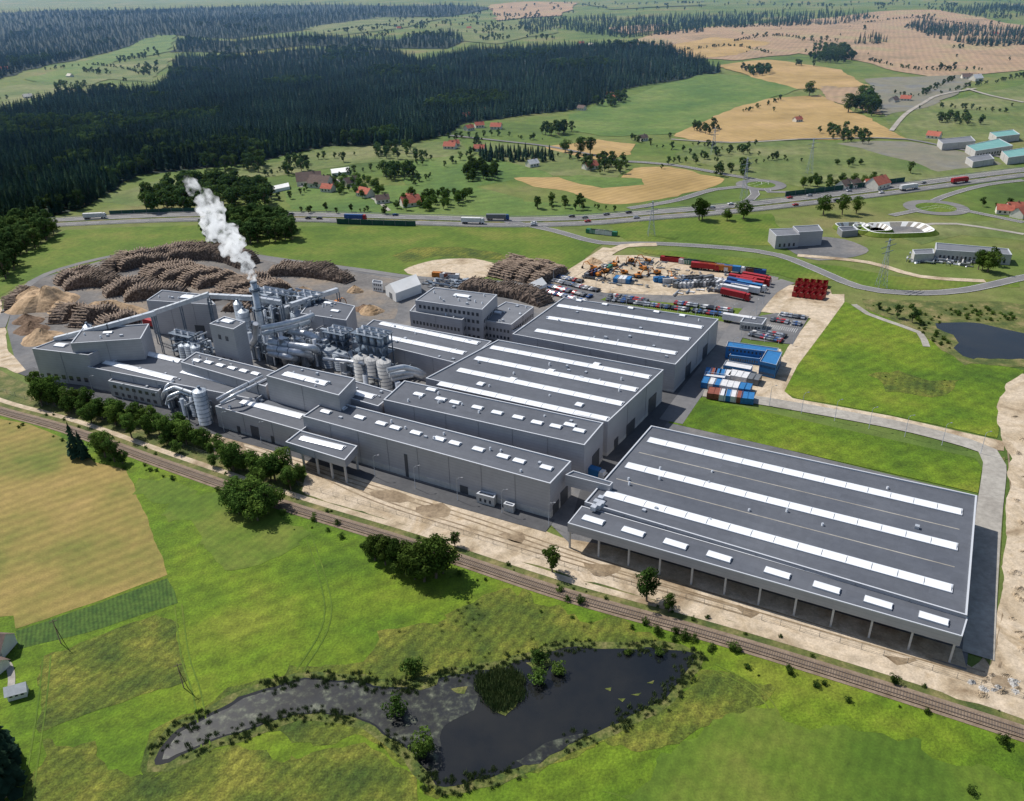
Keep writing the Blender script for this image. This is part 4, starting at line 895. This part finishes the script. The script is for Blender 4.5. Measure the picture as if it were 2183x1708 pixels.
tent('storage_tent',[(823,630),(880,608),(899,625),(845,645)],5,8.5); tent('storage_tent',[(1120,622),(1145,610),(1166,618),(1142,630)],3.5,6)
building('site_cabin_block',[(795,596),(815,599),(815,605),(793,602)],5,wall='white',wins=[(2,.1,.9,1,2,4,.5),(2,.1,.9,3.4,4.4,4,.5)])
# ---------------- vehicles, containers
def car_mesh(mt):
    mb=MB(); prof=[(-2.15,.35),(-2.2,.85),(-2.05,1.0),(-1.2,1.05),(-.65,1.42),(.9,1.45),(1.6,1.05),(2.15,.95),(2.2,.4)]
    for s in (-1,1): mb.face([(x,s*.88*(1 if z<1.1 else .8),z) for x,z in prof],0)
    for i in range(len(prof)-1):
        (x0,z0),(x1,z1)=prof[i],prof[i+1]; w0=.88*(1 if z0<1.1 else .8); w1=.88*(1 if z1<1.1 else .8)
        mb.face([(x0,-w0,z0),(x0,w0,z0),(x1,w1,z1),(x1,-w1,z1)],1 if i in (3,5) else 0)
    for s in (-1,1): mb.face([(-.95,s*.86,1.06),(1.35,s*.86,1.06),(.85,s*.75,1.38),(-.6,s*.75,1.38)],1)
    for x in (-1.35,1.35):
        for y in (-.8,.8): mb.tube([(x,y-.12,.32),(x,y+.12,.32)],.33,2,10)
    return mb.mesh('parked_car_mesh',[mt,'glass','tire'])
cars=[car_mesh(m) for m in ('silver','whitep','blackp','greyp','red','blued','silver','blackp','greyp')]
def truck_mesh(mt,cab='whitep'):
    mb=MB(); mb.box((0,0),0,13.4,2.5,1.15,4.,0); mb.box((0,0),0,13.4,1.,.8,1.14,2)
    mb.prism([(6.95,-1.2),(9.1,-1.2),(9.1,1.2),(6.95,1.2)],.5,3.0,1); mb.prism([(7.1,-1.1),(8.6,-1.1),(8.6,1.1),(7.1,1.1)],3.0,3.8,1)
    mb.face([(9.13,-1.05,1.8),(9.13,1.05,1.8),(9.13,1.05,2.8),(9.13,-1.05,2.8)],3)
    for x in (-5.5,-4.2,-2.9,6.2,8.2):
        for y in (-1.1,1.1): mb.tube([(x,y-.15,.5),(x,y+.15,.5)],.5,2,10)
    return mb.mesh('truck_mesh',[mt,cab,'tire','glass'])
trucks={m:truck_mesh(m,c) for m,c in (('whitep','whitep'),('red','red'),('blue','whitep'),('blued','red'),('orange','whitep'),('greyp','blued'))}
def cont_mesh(mt,l=6.1,open_=False,top=None):
    mb=MB(); n=int(l*2)
    for s in (-1,1):
        for i in range(n):
            x0=-l/2+l*i/n; x1=-l/2+l*(i+1)/n; o=.0 if i%2 else .07
            mb.face([(x0,s*(1.22-o),.15),(x1,s*(1.22-o),.15),(x1,s*(1.22-o),2.5),(x0,s*(1.22-o),2.5)],0)
    for x in (-l/2,l/2): mb.face([(x,-1.2,.1),(x,1.2,.1),(x,1.2,2.55),(x,-1.2,2.55)],0); mb.box((x*1.01,0),0,.06,.1,.2,2.5,1)
    zt=2.45 if not open_ else .4
    mb.face([(-l/2,-1.2,zt),(l/2,-1.2,zt),(l/2,1.2,zt),(-l/2,1.2,zt)],2)
    for s in (-1,1): mb.box((0,s*1.2),0,l,.1,2.48,2.6,1); mb.box((0,s*1.2),0,l,.1,0,.15,1)
    for x in (-l/2,l/2):
        for s in (-1,1): mb.box((x,s*1.2),0,.12,.12,0,2.6,1)
    return mb.mesh('container_mesh',[mt,mt,top or mt])
conts={m:cont_mesh(m) for m in ('blue','whitep','rust','greyp','orange','green','red','blued')}
skip=cont_mesh('red',5.5,True,'rust'); cab=cont_mesh('blue',6.1,False,'greyp')
random.seed(8)
def row(name,a,b,n,meshes,rz=1.5708,keep=.85,jit=.2):
    A,B=P(*a),P(*b); d=B-A; an=math.atan2(d.y,d.x)
    for i in range(n):
        if R()>keep: continue
        p=A.lerp(B,(i+.5)/n); zz=H(p.x,p.y)+off(p.x,p.y,8)+.02
        link(name,random.choice(meshes),None,(p.x+U(-jit,jit),p.y+U(-jit,jit),zz),an+rz+(math.pi if R()<.5 else 0)+U(-.03,.03))
for a,b,n in [((1180,600),(1275,622),24),((1170,612),(1262,636),24),((1190,592),(1240,603),12),((1295,640),(1560,676),60),((1300,632),(1380,644),18),((1440,648),(1560,665),28),((1603,706),(1672,720),20),((1600,715),(1665,729),20),((1660,672),(1715,680),12),((1645,684),(1705,694),12),((1160,622),(1250,646),22)]:
    row('parked_car',a,b,n,cars,keep=.86)
# painted parking bays
mb=MB()
for a,b,n in (((1603,706),(1672,720),20),((1660,672),(1715,680),14),((1645,684),(1705,694),14),((1636,696),(1698,706),14),((1295,640),(1560,676),60)):
    A,B=P(*a),P(*b); d=B-A; an=math.atan2(d.y,d.x)
    for i in range(n+1): mb.box(A.lerp(B,i/n),an+1.5708,5,.14,.262,.266,0)
mb.obj('parking_bay_markings',['paint'])
TM=list(trucks.values()); CM=list(conts.values())
row('articulated_truck',(1580,600),(1560,640),5,[trucks['red'],trucks['whitep'],trucks['blued']],1.3,1); row('articulated_truck',(1610,597),(1590,628),5,[trucks['red'],trucks['whitep'],trucks['blue']],1.4,1)
row('articulated_truck',(1490,575),(1560,582),4,TM,0,1); row('shipping_container',(1415,556),(1450,560),4,[conts['red'],conts['orange']],0,1); row('shipping_container',(1455,562),(1625,585),20,CM,0,.9)
row('shipping_container',(1505,802),(1555,808),5,[conts['blue'],conts['whitep'],conts['rust']],1.57,1); row('shipping_container',(1498,822),(1600,838),8,[conts['whitep'],conts['blue'],conts['rust']],1.57,1); row('shipping_container',(1510,845),(1605,857),8,[conts['blue'],conts['rust'],conts['whitep'],cab],1.57,1,) ; row('shipping_container',(1555,806),(1620,818),5,[conts['whitep'],conts['greyp']],1.57,1)
for k in range(3): row('red_skip_container',(1696-k*3,606+k*12),(1764-k*3,612+k*13),5,[skip],1.35,1)
row('shipping_container',(1250,592),(1300,575),7,CM,.3,.9); row('shipping_container',(1400,600),(1470,610),7,[conts['whitep'],conts['greyp'],conts['blue']],.6,.8); row('site_cabin',(1310,600),(1345,603),4,[conts['blue'],conts['whitep']],1.5,1); row('shipping_container',(930,590),(980,596),6,CM,.2,.8); row('shipping_container',(1255,497),(1310,503),6,[conts['green'],conts['whitep']],0,1)
row('pipe_bundle_rack',(1440,612),(1560,606),14,[conts['greyp'],conts['whitep']],.8,.6); row('pipe_bundle_rack',(1460,600),(1550,596),12,[conts['greyp']],.4,.6)
for u,v,m in ((755,474,'blued'),(1000,478,'whitep'),(1045,473,'greyp'),(200,474,'whitep'),(2065,395,'red'),(1940,408,'whitep')): 
    i=nearest(u,v); o=offset(hw,-5 if R()<.5 else 5); t=hw[i+1]-hw[i]; link('articulated_truck',trucks[m],None,(o[i].x,o[i].y,.3),math.atan2(t.y,t.x))
for k in range(26):
    i=random.randrange(30,len(hw)-20); dd=random.choice((5,9.5,-5,-9.5)); o=offset(hw,dd); t=hw[i+1]-hw[i]; link('car',random.choice(cars),None,(o[i].x,o[i].y,H(*o[i])+.3),math.atan2(t.y,t.x))
for u,v,m in ((330,700,'red'),(1570,690,'whitep'),(1240,1012,'blue')): p=P(u,v); link('articulated_truck',trucks[m],None,(p.x,p.y,.3),U(-.7,-.4))
# blue office block
for k,(q,z_) in enumerate([([(1552,727),(1660,742),(1655,752),(1548,738)],6),([(1635,745),(1668,750),(1655,778),(1620,770)],6.5),([(1560,748),(1625,757),(1620,765),(1555,757)],3.2),([(1548,768),(1605,778),(1600,788),(1542,778)],3),([(1505,792),(1548,798),(1545,806),(1500,800)],3)]):
    building('site_office_block',q,z_,wall='blue',roof='blue' if k<3 else 'whitep',wins=[(2,.04,.96,1,2,12,.45)]+([(2,.04,.96,4,5,12,.45),(1,.06,.94,1,2,8,.45),(1,.06,.94,4,5,8,.45)] if z_>5 else []),pw=.15)
# excavator
def excav():
    mb=MB()
    for y in (-1.2,1.2): mb.prism([(-2,y-.3),(2,y-.3),(2,y+.3),(-2,y+.3)],0,.8,1)
    mb.prism([(-2,-1.3),(1.4,-1.3),(1.4,1.3),(-2,1.3)],1,2.1,0); mb.prism([(.2,.3),(1.6,.3),(1.6,1.28),(.2,1.28)],2.1,3.1,2,0)
    mb.tube([(1.2,-.3,1.8),(3.6,-.3,4.6),(5.6,-.3,4.)],[.3,.25,.2],0,6); mb.tube([(5.5,-.3,4.1),(6.4,-.3,1.4)],.2,0,6); mb.prism([(6,-.9),(7,-.9),(7,.3),(6,.3)],.4,1.3,1)
    return mb.mesh('excavator_mesh',['orange','tire','glass'])
ex=excav()
for u,v in ((1275,590),(1290,582),(1310,568),(1345,560),(1370,575),(1400,585),(1330,585),(1435,600),(720,650),(1265,575),(1380,560),(1360,592)): link('excavator',ex,None,P(u,v),U(0,6.2))
clutter('building_material_stacks',[(1230,600),(1290,560),(1370,550),(1560,590),(1540,625),(1430,625)],90,.3,1.6,('greyp','steeld','conc'),.8)
clutter('building_material_stacks',[(1440,590),(1560,596),(1550,625),(1440,628)],60,.3,1.6,('steel','whitep','steelw'),.8)
clutter('scrap_material',[(900,598),(1000,600),(990,615),(900,612)],40,.4,1.8,('greyp','steeld','steel'))
clutter('stored_equipment',[(1940,545),(2080,555),(2060,570),(1930,560)],60,.5,2,('whitep','greyp','steelw'),.8)
# houses
def house(u,v,l,w_,h,an,roof='tile'):
    p=P(u,v); z=p.z; par=empty('house' if l>6 else 'garden_shed',tuple(p)); mb=MB(); mb.box(p,an,l,w_,z-1,z+h,0)
    ca,sa=math.cos(an),math.sin(an)
    for s in (-1,1):
        x=s*l/2; mb.face([(p.x+ca*x-sa*w_/2,p.y+sa*x+ca*w_/2,z+h),(p.x+ca*x+sa*w_/2,p.y+sa*x-ca*w_/2,z+h),(p.x+ca*x,p.y+sa*x,z+h+w_*.42)],0)
    mb.obj('walls',['plaster'],par); mb=MB(); mb.gable(p,an,l,w_,z+h,z+h+w_*.42+.1,0,.4); mb.obj('roof',[roof],par)
    if l>6: mb=MB(); mb.box((p.x+ca*l*.2,p.y+sa*l*.2),an,.7,.7,z+h,z+h+w_*.42+1,0); mb.obj('chimney',['tiled'],par)
    mb=MB()
    for s in (-.3,0,.3):
        for t in (-1,1): mb.box((p.x+ca*l*s-sa*t*w_/2,p.y+sa*l*s+ca*t*w_/2),an,min(1.3,l*.15),.12,z+1,z+min(2.3,h-.3),0)
    mb.obj('windows',['glass'],par)
for u,v,l,r in [(1870,400,16,'tile'),(1855,398,9,'tile'),(1800,402,12,'tiled'),(1820,400,10,'tiled'),(1308,215,14,'tile'),(1300,207,11,'tile'),(995,252,12,'tile'),(1058,275,12,'tile'),(1000,278,10,'tile'),(1022,272,10,'tile'),(960,317,12,'tile'),(968,312,10,'tile'),(700,408,10,'tile'),(703,395,10,'tile'),(780,418,12,'tile'),(815,432,10,'tiled'),(875,438,14,'tile'),(880,430,10,'tile'),(1258,360,12,'tile'),(1135,355,10,'whitep'),(1022,322,10,'tile'),(660,392,20,'tiled'),(685,398,18,'tiled'),(748,395,12,'tiled'),(2140,455,10,'tile'),(2160,450,10,'tile'),(2175,462,12,'tile'),(1030,240,10,'tile'),(1370,300,9,'tiled'),(1905,218,12,'tiled'),(10,150,14,'tile'),(60,210,12,'plaster'),(2080,172,16,'whitep'),(2060,168,14,'tiled'),(1930,215,12,'tile'),(390,200,9,'tile'),(1240,235,10,'tiled'),(1990,295,12,'tile'),(-8,1385,8,'tiled'),(-6,1425,5,'tiled'),(40,1482,4,'whitep'),(1240,95,12,'tile'),(1260,98,10,'plaster'),(1000,62,14,'tile'),(1700,260,9,'tile'),(2120,75,14,'tile'),(150,165,12,'plaster'),(850,62,14,'tile')]:
    house(u,v,l,l*.7,(3.2 if l<16 else 4) if l>6 else 2.2,U(-.8,.8),r)
for q in ([(705,367),(745,362),(745,372),(708,376)],[(575,405),(615,396),(618,404),(580,412)]): tent('polytunnel',q,2.5,4)
road('garden_path',[(0,1405),(18,1418),(25,1445),(22,1480)],1.6,'conc',4,False,1.)
# pylons
def pylon(u,v,h):
    p=P(u,v); mb=MB(); n=8
    def q(k,s): t=k/n; r=2.0*(1-t)**1.3+.25; return [Vector((p.x+a*r,p.y+b*r,p.z+h*t)) for a,b in ((-1,-1),(1,-1),(1,1),(-1,1))]
    for k in range(n):
        A,B=q(k,0),q(k+1,0)
        for i in range(4): mb.tube([A[i],B[i]],.07,0,4); mb.tube([A[i],B[(i+1)%4]],.045,0,4); mb.tube([A[(i+1)%4],B[i]],.045,0,4)
    for zz,w_ in ((.72,5),(.84,6.5),(.95,4)): mb.box((p.x,p.y),.6,w_*2,.25,p.z+h*zz,p.z+h*zz+.25,0)
    mb.obj('power_pylon',['steeld'])
for u,v,h in ((1585,425,30),(1388,502,22),(1878,612,26),(1725,370,28),(1520,330,24)): pylon(u,v,h)
for u,v in ((392,1467),(130,1372)):
    p=P(u,v); mb=MB(); mb.cyl(p,0,8,.13,0,.09,seg=6); mb.box(p,.5,1.8,.12,7.3,7.45,0); mb.tube([(p.x,p.y,6),(p.x+1.,p.y,0)],.09,0,5); mb.obj('utility_pole',['bark'])
def lamp():
    mb=MB(); mb.tube([(0,0,0),(0,0,8),(.6,0,8.6),(1.6,0,8.7)],[.1,.07,.05,.05],0,6); mb.prism([(1.4,-.15),(2.1,-.15),(2.1,.15),(1.4,.15)],8.6,8.75,0); return mb.mesh('street_lamp_mesh',['silver'])
lm=lamp()
for a,b,n in (((1300,648),(1560,684),8),((1180,606),(1270,628),4),((1600,725),(1690,738),4),((1560,760),(1640,625),6),((200,842),(640,968),7),((800,1018),(1170,1122),5),((1640,866),(2090,968),7)):
    A,B=P(*a),P(*b)
    for i in range(n): link('street_lamp',lm,None,A.lerp(B,i/(n-1)),U(0,.3))
# fence along the railway side of the works
c=offset(rail,11); mb=MB(); c=[p for i,p in enumerate(c) if i%2==0]
for i in range(len(c)-1):
    t=c[i+1]-c[i]; mb.box(c[i],0,.08,.08,0,1.8,0)
    for zz in (.4,1.,1.7): mb.box((c[i]+c[i+1])/2,math.atan2(t.y,t.x),t.length,.03,zz,zz+.04,0)
mb.obj('wire_fence',['greyp'])
# ---------------- steam plume
def steam():
    m=bpy.data.materials.new('steam'); m.use_nodes=True; nt=m.node_tree; N=nt.nodes; L=nt.links; N.remove(N['Principled BSDF'])
    vs=N.new('ShaderNodeVolumePrincipled'); vs.inputs['Color'].default_value=(1,1,1,1); vs.inputs['Anisotropy'].default_value=0
    g=N.new('ShaderNodeNewGeometry'); n=N.new('ShaderNodeTexNoise'); n.inputs['Scale'].default_value=.28; n.inputs['Detail'].default_value=6; n.inputs['Distortion'].default_value=.6; L.new(g.outputs['Position'],n.inputs['Vector'])
    mr=N.new('ShaderNodeMapRange'); mr.inputs[1].default_value=.42; mr.inputs[2].default_value=.68; mr.inputs[3].default_value=0; mr.inputs[4].default_value=.8; L.new(n.outputs[0],mr.inputs[0])
    sp=N.new('ShaderNodeSeparateXYZ'); L.new(g.outputs['Position'],sp.inputs[0]); fz=N.new('ShaderNodeMapRange'); L.new(sp.outputs[2],fz.inputs[0]); fz.inputs[1].default_value=45; fz.inputs[2].default_value=82; fz.inputs[3].default_value=1; fz.inputs[4].default_value=.22
    dm=N.new('ShaderNodeMath'); dm.operation='MULTIPLY'; L.new(mr.outputs[0],dm.inputs[0]); L.new(fz.outputs[0],dm.inputs[1]); L.new(dm.outputs[0],vs.inputs['Density'])
    # emission added to brighten the steam, standing in for multiple scattering
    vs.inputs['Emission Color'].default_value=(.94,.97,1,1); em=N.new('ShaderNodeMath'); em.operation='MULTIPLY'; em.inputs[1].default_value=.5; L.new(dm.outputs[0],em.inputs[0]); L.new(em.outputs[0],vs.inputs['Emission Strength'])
    L.new(vs.outputs[0],N['Material Output'].inputs['Volume'])
    import bmesh
    bm=bmesh.new(); rnd=random.Random(4)
    for i in range(64):
        t=i/63; x=cb.x-3*t-17*t**1.3; z=32+46*t; r=1.1+5.2*math.sin(min(1,t*1.5)*1.6)*(1 if t<.6 else max(.35,1-(t-.6)*1.7))
        c=Vector((x+rnd.uniform(-1,1)*r*.8,cb.y+rnd.uniform(-1,1)*r*.5,z)); rr=r*rnd.uniform(.35,.7)
        ret=bmesh.ops.create_icosphere(bm,subdivisions=3,radius=rr)
        for v in ret['verts']:
            d=v.co.normalized(); v.co=c+v.co*(1+.5*noise.noise(d*2.2+Vector((i,0,0))))
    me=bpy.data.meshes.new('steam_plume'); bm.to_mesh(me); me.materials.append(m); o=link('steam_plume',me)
    md=o.modifiers.new('merge','REMESH'); md.mode='VOXEL'; md.voxel_size=.4
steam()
# ---------------- air: thin summer haze over the far countryside
def haze():
    m=bpy.data.materials.new('haze'); m.use_nodes=True; nt=m.node_tree; N=nt.nodes; N.remove(N['Principled BSDF'])
    vs=N.new('ShaderNodeVolumeScatter'); vs.inputs['Color'].default_value=(.28,.55,1,1); vs.inputs['Density'].default_value=.000085; nt.links.new(vs.outputs[0],N['Material Output'].inputs['Volume'])
    mb=MB(); mb.prism([(-9000,560),(9000,560),(9000,16000),(-9000,16000)],-60,330,0,bottom=True); me=mb.mesh('haze_layer',[m]); 
    import bmesh
    bm=bmesh.new(); bm.from_mesh(me); bmesh.ops.remove_doubles(bm,verts=bm.verts,dist=.01); bmesh.ops.recalc_face_normals(bm,faces=bm.faces); bm.to_mesh(me); bm.free(); link('sky_haze',me)
haze()
print('OBJS',len(bpy.data.objects))
